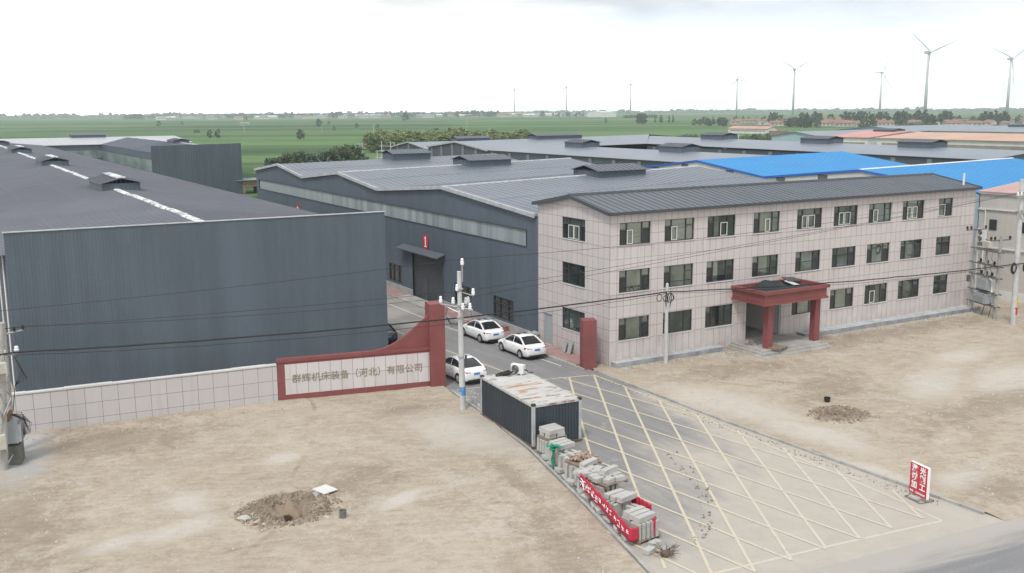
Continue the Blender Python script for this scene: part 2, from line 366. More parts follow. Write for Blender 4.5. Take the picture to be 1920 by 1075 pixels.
def mainroad_mat():
    g = G('main_road_asphalt'); P = g.pos(); Q = g.map(P, rot=rad(5)); x = g.xyz(Q)
    n = g.noise(g.map(Q, sc=(.12, 1.2, 1)), 1, 6, .65, .3); fine = g.noise(P, 14, 5, .8); m = g.noise(P, .5, 5, .7)
    c = g.mix(g.ramp(fine, .3, .7), (.165, .168, .175), (.235, .238, .245))
    e = g.ramp(g.m2('ADD', x[1], g.m2('MULTIPLY', n, 3.0)), -30.3, -28.7)
    c = g.mix(g.m2('MULTIPLY', g.ramp(n, .45, .7), .4), c, (.32, .31, .30))
    c = g.mix(g.m2('MULTIPLY', e, .75), c, (.43, .405, .37))
    c = g.mix(g.m2('MULTIPLY', g.ramp(m, .62, .72), .4), c, (.45, .43, .40))
    return g.out(c, .8, bump=fine, bstr=.3, bdist=.012, spec=.3)
MT['road'] = mainroad_mat()

def paint_mat(name, col, wear=.5):
    g = G(name); P = g.pos(); x = g.xyz(P); n = g.noise(P, 2.4, 7, .75); b = g.noise(P, .3, 4)
    # dust covers the paint more towards the main road
    t = g.m2('ADD', g.m2('MULTIPLY', x[1], -.04), g.m2('MULTIPLY', x[0], .035))
    k = g.ramp(g.m2('ADD', g.m2('ADD', t, g.m2('MULTIPLY', b, .7)), g.m2('MULTIPLY', n, .5)), .78, 1.4)
    c = g.mix(g.m2('MULTIPLY', k, .9), col, (.52, .48, .42))
    c = g.mix(g.m2('MULTIPLY', g.ramp(n, wear, wear+.09), .85), c, (.27, .26, .245))
    return g.out(c, .7, spec=.3)
MT['yellow'] = paint_mat('worn_yellow_paint', (.54, .49, .36), .57)
MT['whiteline'] = paint_mat('worn_white_paint', (.62, .61, .58), .56)

def brickpave_mat():
    g = G('red_brick_paving'); P = g.pos(); x = g.xyz(P)
    a = g.m2('MAXIMUM', g.line(x[0], .21, .02), g.line(x[1], .105, .02)); n = g.noise(P, .7, 6, .7)
    wv = g.white(g.vec(g.m2('FLOOR', g.m2('DIVIDE', x[0], .21)), g.m2('FLOOR', g.m2('DIVIDE', x[1], .105)), 0))
    c = g.mix(wv, (.27, .15, .145), (.37, .235, .225)); c = g.mix(g.m2('MULTIPLY', a, .5), c, (.25, .19, .17))
    c = g.mix(g.m2('MULTIPLY', g.ramp(n, .45, .7), .6), c, (.40, .35, .31))
    return g.out(c, .85)
MT['paving'] = brickpave_mat()

def field_mat():
    g = G('crop_field'); P = g.pos()
    Q = g.map(P, rot=rad(30))              # strips of plots run across the view
    x = g.xyz(Q)
    n = g.noise(g.map(Q, sc=(.0011, .0075, 1)), 1, 7, .7, .3); n2 = g.noise(g.map(Q, sc=(.006, .035, 1)), 1, 6, .72, .3)
    tex = g.noise(g.map(Q, sc=(.05, .2, 1)), 1, 6, .75); big = g.noise(P, .0011, 4, .6)
    wv = g.white(g.vec(g.m2('FLOOR', g.m2('DIVIDE', g.m2('ADD', x[0], g.m2('MULTIPLY', n2, 150)), 430)), g.m2('FLOOR', g.m2('DIVIDE', g.m2('ADD', x[1], g.m2('MULTIPLY', n2, 20)), 62)), 0))
    f = g.m2('ADD', g.m2('ADD', g.m2('MULTIPLY', n, .36), g.m2('MULTIPLY', n2, .2)), g.m2('ADD', g.m2('MULTIPLY', wv, .2), g.m2('MULTIPLY', tex, .24)))
    c = g.mix(g.ramp(f, .40, .60), (.028, .068, .026), (.105, .185, .062))
    c = g.mix(g.m2('MULTIPLY', g.ramp(g.noise(g.map(Q, sc=(.002, .012, 1), loc=(9, 4, 0)), 1, 5, .7), .54, .68), .55), c, (.085, .14, .05))
    edge = g.m2('MULTIPLY', g.ramp(g.noise(g.map(Q, sc=(.0016, .016, 1), loc=(3, 8, 0)), 1, 5, .66, .3), .60, .66), .8)
    c = g.mix(edge, c, (.016, .036, .018))
    tan = g.m2('MULTIPLY', g.ramp(g.noise(g.map(Q, sc=(.0011, .012, 1), loc=(31, 5, 0)), 1, 5, .66, .3), .625, .68), .75)
    c = g.mix(tan, c, (.22, .19, .12))
    h = g.m2('ADD', tex, 0)
    return g.out(c, .9, bump=h, bstr=.6, bdist=.6, spec=.15)
MT['field'] = field_mat()

def rust_roof_mat():
    g = G('rusty_galvanised_roof'); P = g.obj(); x = g.xyz(P)
    w = g.m2('SINE', g.m2('MULTIPLY', x[1], 2*math.pi/.3))
    n = g.noise(g.map(P, sc=(.55, 3.2, 1)), 1.1, 7, .7, .3); n2 = g.noise(P, .8, 5, .6)
    c = g.mix(n2, (.42, .42, .41), (.60, .60, .585))
    c = g.mix(g.m2('MULTIPLY', g.ramp(n, .56, .62), .8), c, (.27, .11, .05))
    dk = g.noise(g.map(P, sc=(.5, 4, 1), loc=(7, 2, 0)), 1.3, 6, .7)
    c = g.mix(g.m2('MULTIPLY', g.ramp(dk, .55, .62), .7), c, (.17, .15, .14))
    rp = None
    for e in ((1.1, 3.75, .85, .1), (1.0, 2.85, .8, .085), (1.75, 3.8, .35, .07), (.75, 2.65, .28, .2), (.9, 1.2, .3, .14), (.6, 3.62, .4, .07), (1.5, 3.0, .5, .06)):
        k = g.ell(P, *e, 0, .5, g.m2('MULTIPLY', g.m2('SUBTRACT', n2, .5), 1.2)); rp = k if rp is None else g.m2('MAXIMUM', rp, k)
    c = g.mix(g.m2('MULTIPLY', rp, .85), c, (.42, .20, .08))
    return g.out(c, .55, .15)
MT['rustroof'] = rust_roof_mat()
MT['container'] = metal_sheet('container_panel', (.040, .052, .066), .5, .14, (2, 2, .4))

def beige_mat():
    g = G('beige_cladding'); P = g.pos(); x = g.xyz(P); n = g.noise(P, .5, 5)
    l = g.m2('MAXIMUM', g.line(x[1], 1.2, .02), g.line(x[2], 1.15, .02))
    c = g.mix(n, (.47, .455, .43), (.55, .535, .51)); c = g.mix(g.m2('MULTIPLY', l, .5), c, (.28, .26, .24))
    return g.out(c, .6)
MT['beige'] = beige_mat()

# ---------------------------------------------------------------- mesh helpers
class MB:
    def __init__(s): s.v = []; s.f = []; s.mi = []; s.cur = 0
    def face(s, pts):
        b = len(s.v); s.v += [tuple(p) for p in pts]; s.f.append(tuple(range(b, b+len(pts)))); s.mi.append(s.cur)
    def box(s, x0, x1, y0, y1, z0, z1):
        s.hexa([(x0, y0, z0), (x1, y0, z0), (x1, y1, z0), (x0, y1, z0)], [(x0, y0, z1), (x1, y0, z1), (x1, y1, z1), (x0, y1, z1)]); return s
    def hexa(s, lo, hi):
        b = len(s.v); s.v += [tuple(p) for p in lo]+[tuple(p) for p in hi]; n = len(lo)
        s.f.append(tuple(b+n-1-i for i in range(n))); s.f.append(tuple(b+n+i for i in range(n)))
        for i in range(n):
            j = (i+1) % n; s.f.append((b+i, b+j, b+n+j, b+n+i))
        s.mi += [s.cur]*(n+2); return s
    def obox(s, c, size, rz=0, tilt=0, roll=0):
        m = Matrix.Rotation(rz, 3, 'Z') @ Matrix.Rotation(tilt, 3, 'X') @ Matrix.Rotation(roll, 3, 'Y'); c = Vector(c); hx, hy, hz = [k/2 for k in size]
        lo = [c+m@Vector(p) for p in ((-hx, -hy, -hz), (hx, -hy, -hz), (hx, hy, -hz), (-hx, hy, -hz))]
        hi = [c+m@Vector(p) for p in ((-hx, -hy, hz), (hx, -hy, hz), (hx, hy, hz), (-hx, hy, hz))]
        return s.hexa(lo, hi)
    def prism(s, poly, off):      # poly: list of 3d points, extruded by vector off
        off = Vector(off); return s.hexa([Vector(p) for p in poly], [Vector(p)+off for p in poly])
    def tube(s, pts, r, n=6, r1=None, cap=True):
        pts = [Vector(p) for p in pts]; b = len(s.v); m = len(pts)
        for i, p in enumerate(pts):
            t = (pts[min(i+1, m-1)]-pts[max(i-1, 0)]).normalized()
            a = t.cross(Vector((0, 0, 1))) if abs(t.z) < .95 else t.cross(Vector((1, 0, 0))); a.normalize(); c = t.cross(a)
            rr = r if r1 is None else r+(r1-r)*i/(m-1)
            for k in range(n):
                an = 2*math.pi*k/n; s.v.append(tuple(p+a*rr*math.cos(an)+c*rr*math.sin(an)))
        for i in range(m-1):
            for k in range(n):
                k2 = (k+1) % n; s.f.append((b+i*n+k, b+i*n+k2, b+(i+1)*n+k2, b+(i+1)*n+k)); s.mi.append(s.cur)
        if cap:
            s.f.append(tuple(b+k for k in range(n))[::-1]); s.f.append(tuple(b+(m-1)*n+k for k in range(n))); s.mi += [s.cur]*2
        return s
    def lathe(s, prof, c, n=10):  # prof: (r, z) list, axis z at c
        b = len(s.v); c = Vector(c)
        for r, z in prof:
            for k in range(n):
                an = 2*math.pi*k/n; s.v.append((c.x+r*math.cos(an), c.y+r*math.sin(an), c.z+z))
        for i in range(len(prof)-1):
            for k in range(n):
                k2 = (k+1) % n; s.f.append((b+i*n+k, b+i*n+k2, b+(i+1)*n+k2, b+(i+1)*n+k)); s.mi.append(s.cur)
        s.f.append(tuple(b+k for k in range(n))[::-1]); s.f.append(tuple(b+(len(prof)-1)*n+k for k in range(n))); s.mi += [s.cur]*2
        return s
    def loft(s, rings, cap=True):
        b = len(s.v); n = len(rings[0])
        for r in rings: s.v += [tuple(p) for p in r]
        for i in range(len(rings)-1):
            for k in range(n):
                k2 = (k+1) % n; s.f.append((b+i*n+k, b+i*n+k2, b+(i+1)*n+k2, b+(i+1)*n+k)); s.mi.append(s.cur)
        if cap:
            s.f.append(tuple(b+k for k in range(n))[::-1]); s.f.append(tuple(b+(len(rings)-1)*n+k for k in range(n))); s.mi += [s.cur]*2
        return s
    def merge(s, o, off=(0, 0, 0)):
        b = len(s.v); s.v += [(p[0]+off[0], p[1]+off[1], p[2]+off[2]) for p in o.v]; s.f += [tuple(b+i for i in f) for f in o.f]; s.mi += [s.cur]*len(o.f); return s
    def build(s, name, mats, parent=None, local=False, loc=None, smooth=False, bevel=0):
        me = bpy.data.meshes.new(name)
        sh = Vector((0, 0, 0))
        if not local:
            p = parent
            if p is not None:
                while p is not None: sh = sh+Vector(p.location); p = p.parent
            elif loc is not None: sh = Vector(loc)
        v = [(a-sh.x, b-sh.y, c-sh.z) for a, b, c in s.v] if sh.length else s.v
        me.from_pydata(v, [], s.f)
        if not isinstance(mats, (list, tuple)): mats = [mats]
        for m in mats: me.materials.append(m)
        if len(mats) > 1: me.polygons.foreach_set('material_index', s.mi)
        if smooth: me.polygons.foreach_set('use_smooth', [True]*len(s.f))
        me.update()
        o = bpy.data.objects.new(name, me); COL.objects.link(o)
        if parent is not None: o.parent = parent
        elif loc is not None: o.location = loc
        if bevel:
            bv = o.modifiers.new('bevel', 'BEVEL'); bv.width = bevel; bv.segments = 2; bv.limit_method = 'ANGLE'; bv.angle_limit = rad(35)
        return o

def tag(o, label, cat, group=None):
    o['label'] = label; o['category'] = cat
    if group: o['group'] = group
    return o
def thing(name, label, cat, loc=(0, 0, 0), rz=0, group=None):
    o = bpy.data.objects.new(name, None); COL.objects.link(o); o.location = loc; o.rotation_euler = (0, 0, rz); o.empty_display_size = .5
    return tag(o, label, cat, group)
def struct(o, kind='structure'): o['kind'] = kind; return o
def copy_tree(o, parent=None):
    c = o.copy(); COL.objects.link(c)
    if parent is not None: c.parent = parent
    for ch in o.children: copy_tree(ch, c)
    return c

def text_mesh(txt, size, depth=.01, align='LEFT', bold=0.):
    cu = bpy.data.curves.new('text', 'FONT'); cu.body = txt; cu.size = size; cu.extrude = depth; cu.align_x = align; cu.offset = bold; cu.resolution_u = 3
    o = bpy.data.objects.new('text', cu); COL.objects.link(o)
    bpy.context.view_layer.update()
    dg = bpy.context.evaluated_depsgraph_get(); me = bpy.data.meshes.new_from_object(o.evaluated_get(dg))
    bpy.data.objects.remove(o); bpy.data.curves.remove(cu)
    return me

def facade(mb, axis, c, u0, u1, z0, z1, holes, th, inward):
    """wall in plane axis=c with rectangular holes; th deep reveals towards inward (+1/-1)"""
    us = sorted({u0, u1, *[h[0] for h in holes], *[h[1] for h in holes]}); zs = sorted({z0, z1, *[h[2] for h in holes], *[h[3] for h in holes]})
    P = (lambda u, d, z: (u, c+d, z)) if axis == 'y' else (lambda u, d, z: (c+d, u, z))
    for i in range(len(us)-1):
        for j in range(len(zs)-1):
            um = (us[i]+us[i+1])/2; zm = (zs[j]+zs[j+1])/2
            if any(h[0] < um < h[1] and h[2] < zm < h[3] for h in holes): continue
            mb.face([P(us[i], 0, zs[j]), P(us[i+1], 0, zs[j]), P(us[i+1], 0, zs[j+1]), P(us[i], 0, zs[j+1])])
    d = th*inward
    for a, b, e, f in holes:
        mb.face([P(a, 0, e), P(a, d, e), P(a, d, f), P(a, 0, f)]); mb.face([P(b, 0, e), P(b, 0, f), P(b, d, f), P(b, d, e)])
        mb.face([P(a, 0, f), P(a, d, f), P(b, d, f), P(b, 0, f)]); mb.face([P(a, 0, e), P(b, 0, e), P(b, d, e), P(a, d, e)])

def lerp(a, b, t): return Vector(a)*(1-t)+Vector(b)*t
def roof_slope(mb, a0, a1, b0, b1, th=.08, n=0, rw=.06, rh=.05, laps=0):
    """sheet from ridge line a0-a1 down to eave line b0-b1 with n raised ribs down the fall"""
    a0, a1, b0, b1 = map(Vector, (a0, a1, b0, b1)); z = Vector((0, 0, th))
    mb.hexa([b0-z, b1-z, a1-z, a0-z], [b0, b1, a1, a0])
    d = (a1-a0).normalized()*rw/2; h = Vector((0, 0, rh))
    for i in range(n):
        t = (i+.5)/n; p = lerp(a0, a1, t); q = lerp(b0, b1, t); e = Vector((0, 0, .002))
        mb.hexa([q-d+e, q+d+e, p+d+e, p-d+e], [q-d*.5+h, q+d*.5+h, p+d*.5+h, p-d*.5+h])
    for k in range(laps):
        t = (k+1)/(laps+1); p = lerp(a0, b0, t); q = lerp(a1, b1, t); w2 = (b0-a0).normalized()*.03; h2 = Vector((0, 0, .018)); e = Vector((0, 0, .003))
        mb.hexa([p-w2+e, p+w2+e, q+w2+e, q-w2+e], [p-w2+h2, p+w2+h2, q+w2+h2, q-w2+h2])
def ribs_wall(mb, p, q, z0, z1, n, out, w=.05, d=.03, z1f=None):
    """vertical ribs on a wall running p->q (xy), standing out along vector out"""
    p, q = Vector((*p, 0)), Vector((*q, 0)); u = (q-p).normalized()*w/2; o = Vector((*out, 0)).normalized(); e = o*.002; o = o*d
    for i in range(n):
        t = (i+.5)/n; c = lerp(p, q, t); zt = z1f(t) if z1f else z1
        lo = [c-u+e, c+u+e, c+u*.5+o, c-u*.5+o]
        mb.hexa([Vector((v.x, v.y, z0)) for v in lo], [Vector((v.x, v.y, zt)) for v in lo])

def roof_vent(parent, cx, cy, zr, L, W, axis, slope=.1, hgt=.75, capwhite=False, capmat=None):
    """box ventilator straddling a ridge (axis = ridge direction)"""
    b = MB(); hw = W/2; rise = .42; hh = hgt; zb = zr-slope*hw-.15
    def P(u, v, z): return (cx+u, cy+v, z) if axis == 'x' else (cx+v, cy+u, z)
    l = L/2; flip = axis != 'x'
    def hx(lo, hi):
        if flip: lo, hi = lo[::-1], hi[::-1]
        b.hexa(lo, hi)
    b.cur = 0
    zt = zr-slope*hw+hh
    hx([P(-l, -hw, zb), P(l, -hw, zb), P(l, hw, zb), P(-l, hw, zb)], [P(-l, -hw, zt-.02), P(l, -hw, zt-.02), P(l, hw, zt-.02), P(-l, hw, zt-.02)])
    for s in (-1, 1):      # gable ends
        pts = [P(s*l, -hw, zt-.02), P(s*l, hw, zt-.02), P(s*l, 0, zt+rise-.05)]
        b.face(pts); b.face(pts[::-1])
    n = max(6, int(W/.33))
    for s in (-1, 1):
        for i in range(n):
            v = -hw+W*(i+.5)/n; zt2 = zt+rise*(1-abs(v)/hw)-.06
            lo = [P(s*(l+.002), v-.03, zb), P(s*(l+.002), v+.03, zb), P(s*(l+.035), v+.02, zb), P(s*(l+.035), v-.02, zb)]
            hi = [(q[0], q[1], zt2) for q in lo]
            hx(lo, hi)
    b.cur = 1
    ov = .22
    for s in (-1, 1):      # cap slopes
        zl = zt-rise*ov/hw
        lo = [P(-l-ov, s*(hw+ov), zl), P(l+ov, s*(hw+ov), zl), P(l+ov, 0, zt+rise), P(-l-ov, 0, zt+rise)]
        hi = [(q[0], q[1], q[2]+.06) for q in lo]
        hx(lo, hi) if s < 0 else hx(lo[::-1], hi[::-1])
        m = max(8, int(L/.5))
        for i in range(m):
            u = -l-ov+(L+2*ov)*(i+.5)/m
            lo = [P(u-.03, s*(hw+ov), zl+.062), P(u+.03, s*(hw+ov), zl+.062), P(u+.03, 0, zt+rise+.062), P(u-.03, 0, zt+rise+.062)]
            hi = [(q[0], q[1], q[2]+.035) for q in lo]
            hx(lo, hi) if s < 0 else hx(lo[::-1], hi[::-1])
    mats = [MT['wall'], capmat or MT['roof_office']]
    if capwhite:
        b.cur = 2; lo = [P(-l-ov, -.4, zt+rise+.03), P(l+ov, -.4, zt+rise+.03), P(l+ov, .4, zt+rise+.03), P(-l-ov, .4, zt+rise+.03)]
        hx(lo, [(q[0], q[1], q[2]+.1) for q in lo]); mats.append(MT['ridge'])
    return b.build('roof_vent', mats, parent)

# ---------------------------------------------------------------- ground
b = MB(); S = 5150
b.face([(-4900, -4900, -1), (S, -4900, -1), (S, S, -1), (-4900, S, -1)])
struct(b.build('field', MT['field']))
def road_y(x): return -28.45-.088*(x+12)
KL = [(-11.5, 1.2), (-11.66, .37), (-12.19, -4.52), (-13.17, -11.46), (-14.89, -19.03), (-16.3, -24.7), (-17.1, -27.9)]
def kerb_x(y):
    if y >= KL[0][1]: return KL[0][0]
    for (xa, ya), (xb, yb) in zip(KL, KL[1:]):
        if yb <= y <= ya: return xa+(xb-xa)*(ya-y)/(ya-yb)
    return KL[-1][0]
KR = [(-1.32, -.2), (-1.42, -7), (-1.46, -13.05), (-1.2, -20), (-.89, -28.6)]
def kerb_xr(y):
    if y >= KR[0][1]: return KR[0][0]
    for (xa, ya), (xb, yb) in zip(KR, KR[1:]):
        if yb <= y <= ya: return xa+(xb-xa)*(ya-y)/(ya-yb)
    return KR[-1][0]
def sstep(a, b_, x):
    t = max(0, min(1, (x-a)/(b_-a))); return t*t*(3-2*t)
def lot_h(x, y):
    h = .07+.055*mnoise.noise((x*.22, y*.22, 1.3))+.03*mnoise.noise((x*.8, y*.8, 4.1))+.012*mnoise.noise((x*2.6, y*2.6, 7.7))
    # left pit and its spoil
    dx, dy = x+26.25, y+12.75
    r = math.hypot(dx/2.2, dy/1.75); clod = .5+.9*abs(mnoise.noise((x*1.6, y*1.6, 2.)))+.5*abs(mnoise.noise((x*4, y*4, 2.)))
    nearside = math.exp(-(((x+26.9)/1.1)**2+((y+14.2)/.75)**2))
    h += .21*clod*max(0, 1-abs(r-.66)/.42)**1.2*(1-.95*nearside)
    px, py = abs(x+26.2)/.60, abs(y+12.95)/.98; pr = max(px, py)+.07*mnoise.noise((x*3, y*3, 9.))
    k = 1-sstep(.84, 1.0, pr); h = h*(1-k)+k*(-.30+.05*mnoise.noise((x*3, y*3, 2.)))
    p2 = max(abs(x+26.22)/.42, abs(y+12.85)/.55); h -= .6*(1-sstep(.80, 1.02, p2))
    # right, half filled pit
    dx, dy = x-4.75, y+15.6; r = math.hypot(dx/1.7, dy/1.5); clod = .5+.9*abs(mnoise.noise((x*1.5, y*1.5, 5.)))+.5*abs(mnoise.noise((x*4, y*4, 5.)))
    h += .20*clod*max(0, 1-abs(r-.6)/.5); h -= .4*(1-sstep(.14, .34, r+.1*mnoise.noise((x*3, y*3, 1.))))
    # a bank of loose earth along the boundary wall
    h += .16*max(0, 1-abs(y-(4.3-.1*(x+35.5)))/1.6)*(.5+abs(mnoise.noise((x*.9, y*.9, 3.)))) if x < -20 else 0
    return h
def lot(name, x0, x1f, y0f, y1, nx, ny, xleft=None):
    b = MB(); vv = []
    for j in range(ny+1):
        for i in range(nx+1):
            s = i/nx; t = j/ny
            xa = x0 if xleft is None else xleft
            y = 0; x = 0
            # iterate once: x depends on y, y0 depends on x
            yb = y1
            x = (x0(yb) if callable(x0) else x0); 
            ya = y0f(x)-.45
            y = ya+(yb-ya)*t
            xl = x0(y) if callable(x0) else x0; xr = x1f(y) if callable(x1f) else x1f
            x = xl+(xr-xl)*s; y = y0f(x)-.45+(yb-y0f(x)+.45)*t
            xl = x0(y) if callable(x0) else x0; xr = x1f(y) if callable(x1f) else x1f
            x = xl+(xr-xl)*s
            hh = lot_h(x, y); k_ = sstep(-.45, 1.1, y-road_y(x)); b.v.append((x, y, hh*k_-.012*(1-k_)))
    for j in range(ny):
        for i in range(nx):
            k = j*(nx+1)+i; b.f.append((k, k+1, k+nx+2, k+nx+1)); b.mi.append(0)
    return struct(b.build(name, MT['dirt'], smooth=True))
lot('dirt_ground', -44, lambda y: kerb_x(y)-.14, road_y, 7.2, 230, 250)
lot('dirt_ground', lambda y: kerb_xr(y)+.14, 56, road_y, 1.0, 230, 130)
b = MB()   # coarse remainder of the plot, out to the sides
b.face([(-140, -32, .02), (-44, -25.6, .02), (-44, 7.2, .02), (-140, 7.2, .02)])
b.face([(-140, 7.2, .01), (-11.6, 7.2, .01), (-11.6, 300, .01), (-140, 300, .01)])
b.face([(56, -34.5, .02), (160, -43, .02), (160, 1, .02), (56, 1, .02)])
b.face([(.0, 1.0, .0), (160, 1, .0), (160, 20, .0), (.0, 20, .0)])
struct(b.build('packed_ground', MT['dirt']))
b = MB()
pl = [(-11.9, 10.6), (-11.5, 1.2)]+KL[1:]
yard = [(-1.75, 190), (-12.0, 190), (-12.0, 10)]+[(kerb_x(y)-.3, y) for y in (8, 1.2, .37, -4.5, -11.4, -19, -24.7, -28.5)]+[(-.2, -29.8), (-.4, -28.2), (-1.2, -20), (-1.46, -13), (-1.42, -7), (-1.3, 0)]
b.face([(x, y, 0) for x, y in yard][::-1])
struct(b.build('asphalt_yard', MT['asphalt']))
b = MB()
b.face([(-300, road_y(-300), .004), (-300, road_y(-300)-13, .004), (300, road_y(300)-13, .004), (300, road_y(300), .004)])
struct(b.build('road', MT['road']))
b = MB(); b.face([(-300, -18, -.01), (-300, -140, -.01), (300, -140, -.01), (300, -71, -.01)])
struct(b.build('far_verge', MT['dirt']))
# kerbs
def kerb(pts, name, w=.14, z0=-.05, z1=.13):
    b = MB()
    for (xa, ya), (xb, yb) in zip(pts, pts[1:]):
        L = math.hypot(xb-xa, yb-ya); n = max(1, int(L/1.0)); an = math.atan2(yb-ya, xb-xa)
        for i in range(n):
            t = (i+.5)/n; b.obox((xa+(xb-xa)*t+R.uniform(-.012, .012), ya+(yb-ya)*t, (z0+z1)/2+R.uniform(-.012, .008)), (L/n-.012, w, z1-z0), an+R.uniform(-.012, .012))
    return struct(b.build(name, MT['conc'], bevel=.012))
kerb(KL[1:], 'kerb'); kerb(KR, 'kerb')
kerb([(-1.75, .4), (-1.75, 60), (-1.75, 120)], 'kerb', .14, -.05, .12)
b = MB(); b.box(-1.68, -.02, 1.6, 26, -.1, .10); b.box(-1.68, -.02, 32, 120, -.1, .10)
struct(b.build('brick_pavement', MT['paving']))
b = MB(); b.hexa([(-1.7, 26, -.1), (-.02, 26, -.1), (-.02, 32, -.1), (-1.7, 32, -.1)], [(-1.7, 26, .02), (-.02, 26, .10), (-.02, 32, .10), (-1.7, 32, .02)])
struct(b.build('pavement_ramp', MT['conc']))
# painted markings
b = MB(); LW = .13
def stripe(x0, y0, x1, y1, w=LW, z=.004, bb=None):
    d = Vector((x1-x0, y1-y0, 0)).normalized(); n = Vector((-d.y, d.x, 0))*w/2; p, q = Vector((x0, y0, z)), Vector((x1, y1, z))
    (bb or b).face([p-n, q-n, q+n, p+n])
# frame of the box junction
stripe(-11.2, .55, -5.0, -.27); stripe(-5.0, -.27, -1.9, -.98)
stripe(-1.9, -.98, -1.88, -4.4, z=.008); stripe(-1.88, -4.4, -2.0, -12, z=.008); stripe(-2.0, -12, -2.6, -25, z=.008); stripe(-2.6, -25, -3.0, -28.1, z=.008)
stripe(-15.9, -26.7, -9.5, -27.33); stripe(-9.5, -27.33, -3.0, -28.1)
def left_lim(y): return kerb_x(y)+.75
for k in range(-2, 9):          # long diagonals
    x0, y0 = -1.92, -1.04-3.38*k
    dx, dy = -.4915, -.871
    t0 = 0
    if k < 0: t0 = (-.25+1.04-y0-1.04+0)/dy if False else (y0+.6)/(-dy)
    x, y = x0+dx*t0, y0+dy*t0
    t = t0
    while x0+dx*t > left_lim(y0+dy*t) and y0+dy*t > -27.45-.0*(x0): t += .1
    if t-t0 > .8: stripe(x, y, x0+dx*t, y0+dy*t, z=.012)
for k in range(-1, 9):          # the other set
    x0, y0 = -5.42-1.53*k, -3.76-2.08*k
    dx, dy = .165-.005*k, -.986
    t = 0
    tb = 0
    while y0+dy*tb < -.35 and x0+dx*tb > left_lim(y0+dy*tb)+.2 and tb > -6: tb -= .1
    while x0+dx*t < -2.2 and y0+dy*t > -27.5: t += .1
    if t-tb > .8: stripe(x0+dx*tb, y0+dy*tb, x0+dx*t, y0+dy*t, .13, z=.016)
struct(b.build('box_junction_marking', MT['yellow']))
b = MB(); stripe(-3.5, 60, -3.47, 17.4, .12); stripe(-3.47, 17.4, -2.85, 9.0, .12); stripe(-2.85, 9, -2.42, 2.14, .12)
stripe(-7.9, 60, -7.45, 16, .12)
struct(b.build('lane_marking', MT['whiteline']))
b = MB(); stripe(-7.25, 13, -6.45, 2.6, .12); stripe(-11.2, 14, -9.9, 9.5, .1)
struct(b.build('centre_marking', MT['yellow']))

# ---------------------------------------------------------------- left factory hall
lf = thing('factory_hall', 'long dark factory hall in the left foreground with a tall blank front wall', 'factory', (-23.3, 10.7, 0))
P0, P1 = (-35.0, 11.3), (-11.63, 10.2)
b = MB()
b.prism([(P0[0], P0[1], -1), (P1[0], P1[1], -1), (P1[0], P1[1]+.2, -1), (P0[0], P0[1]+.2, -1)], (0, 0, 11.35))
ribs_wall(b, P0, P1, 0, 10.33, 117, (-.047, -1), .04, .012)
for k in range(0):     # sheet laps
    t = k/6; c = lerp((*P0, 0), (*P1, 0), t); b.box(c.x-.015, c.x+.015, c.y-.042, c.y-.001, 0, 10.3)
b.build('front_wall', MT['wall'], lf)
b = MB(); b.box(P1[0]-.2, P1[0]-.02, 10.45, 232, -1, 9.0); b.box(P0[0], P0[0]+.2, 11.6, 232, -1, 9.0)
ribs_wall(b, (P0[0], 11.7), (P0[0], 60), 0, 8.95, 160, (-1, 0)); ribs_wall(b, (P1[0]-.02, 10.6), (P1[0]-.02, 60), 0, 8.95, 160, (1, 0))
b.build('side_wall', MT['wall'], lf)
b = MB(); c0, c1 = Vector((P0[0]-.05, P0[1]-.06, 10.36)), Vector((P1[0]+.05, P1[1]-.06, 10.36))
b.hexa([c0, c1, c1+Vector((0, .3, 0)), c0+Vector((0, .3, 0))], [c0+Vector((0, 0, .05)), c1+Vector((0, 0, .05)), c1+Vector((0, .3, .05)), c0+Vector((0, .3, .05))])
b.build('coping', MT['trim'], lf)
b = MB(); rx = -23.6
roof_slope(b, (rx, 11.3, 10.28), (rx, 232, 10.28), (-11.55, 10.5, 9.05), (-11.55, 232, 9.05), n=290, laps=2)
roof_slope(b, (rx, 11.3, 10.28), (rx, 232, 10.28), (-35.4, 11.6, 9.05), (-35.4, 232, 9.05), n=290, laps=2)
rf = b.build('roof', MT['roof_left'], lf)
b = MB()
for k in range(44):       # the bleached ridge capping, in short lapped lengths
    y0 = 11.5+k*5.0; j_ = R.uniform(-.07, .07)
    b.hexa([(rx-.27+j_, y0, 10.27), (rx+.27+j_, y0, 10.27), (rx+.27+j_, y0+4.97, 10.27), (rx-.27+j_, y0+4.97, 10.27)], [(rx-.21+j_, y0, 10.36), (rx+.21+j_, y0, 10.36), (rx+.21+j_, y0+4.97, 10.37), (rx-.21+j_, y0+4.97, 10.37)])
b.build('ridge_cap', MT['ridge'], rf)
for k in range(4): roof_vent(rf, rx+.45, 48+51.5*k, 10.28, 8.0, 3.3, 'y', capwhite=True, capmat=MT['roof_left'])
for y in (12.6, 17.6): b = MB(); b.tube([(P0[0]-.1, y, 9.0), (P0[0]-.1, y, .2)], .06); b.build('downpipe', MT['white'], lf)
b = MB(); b.box(-35.62, -35.38, 11.5, 230, 8.86, 9.06); b.build('gutter', MT['dark'], lf)

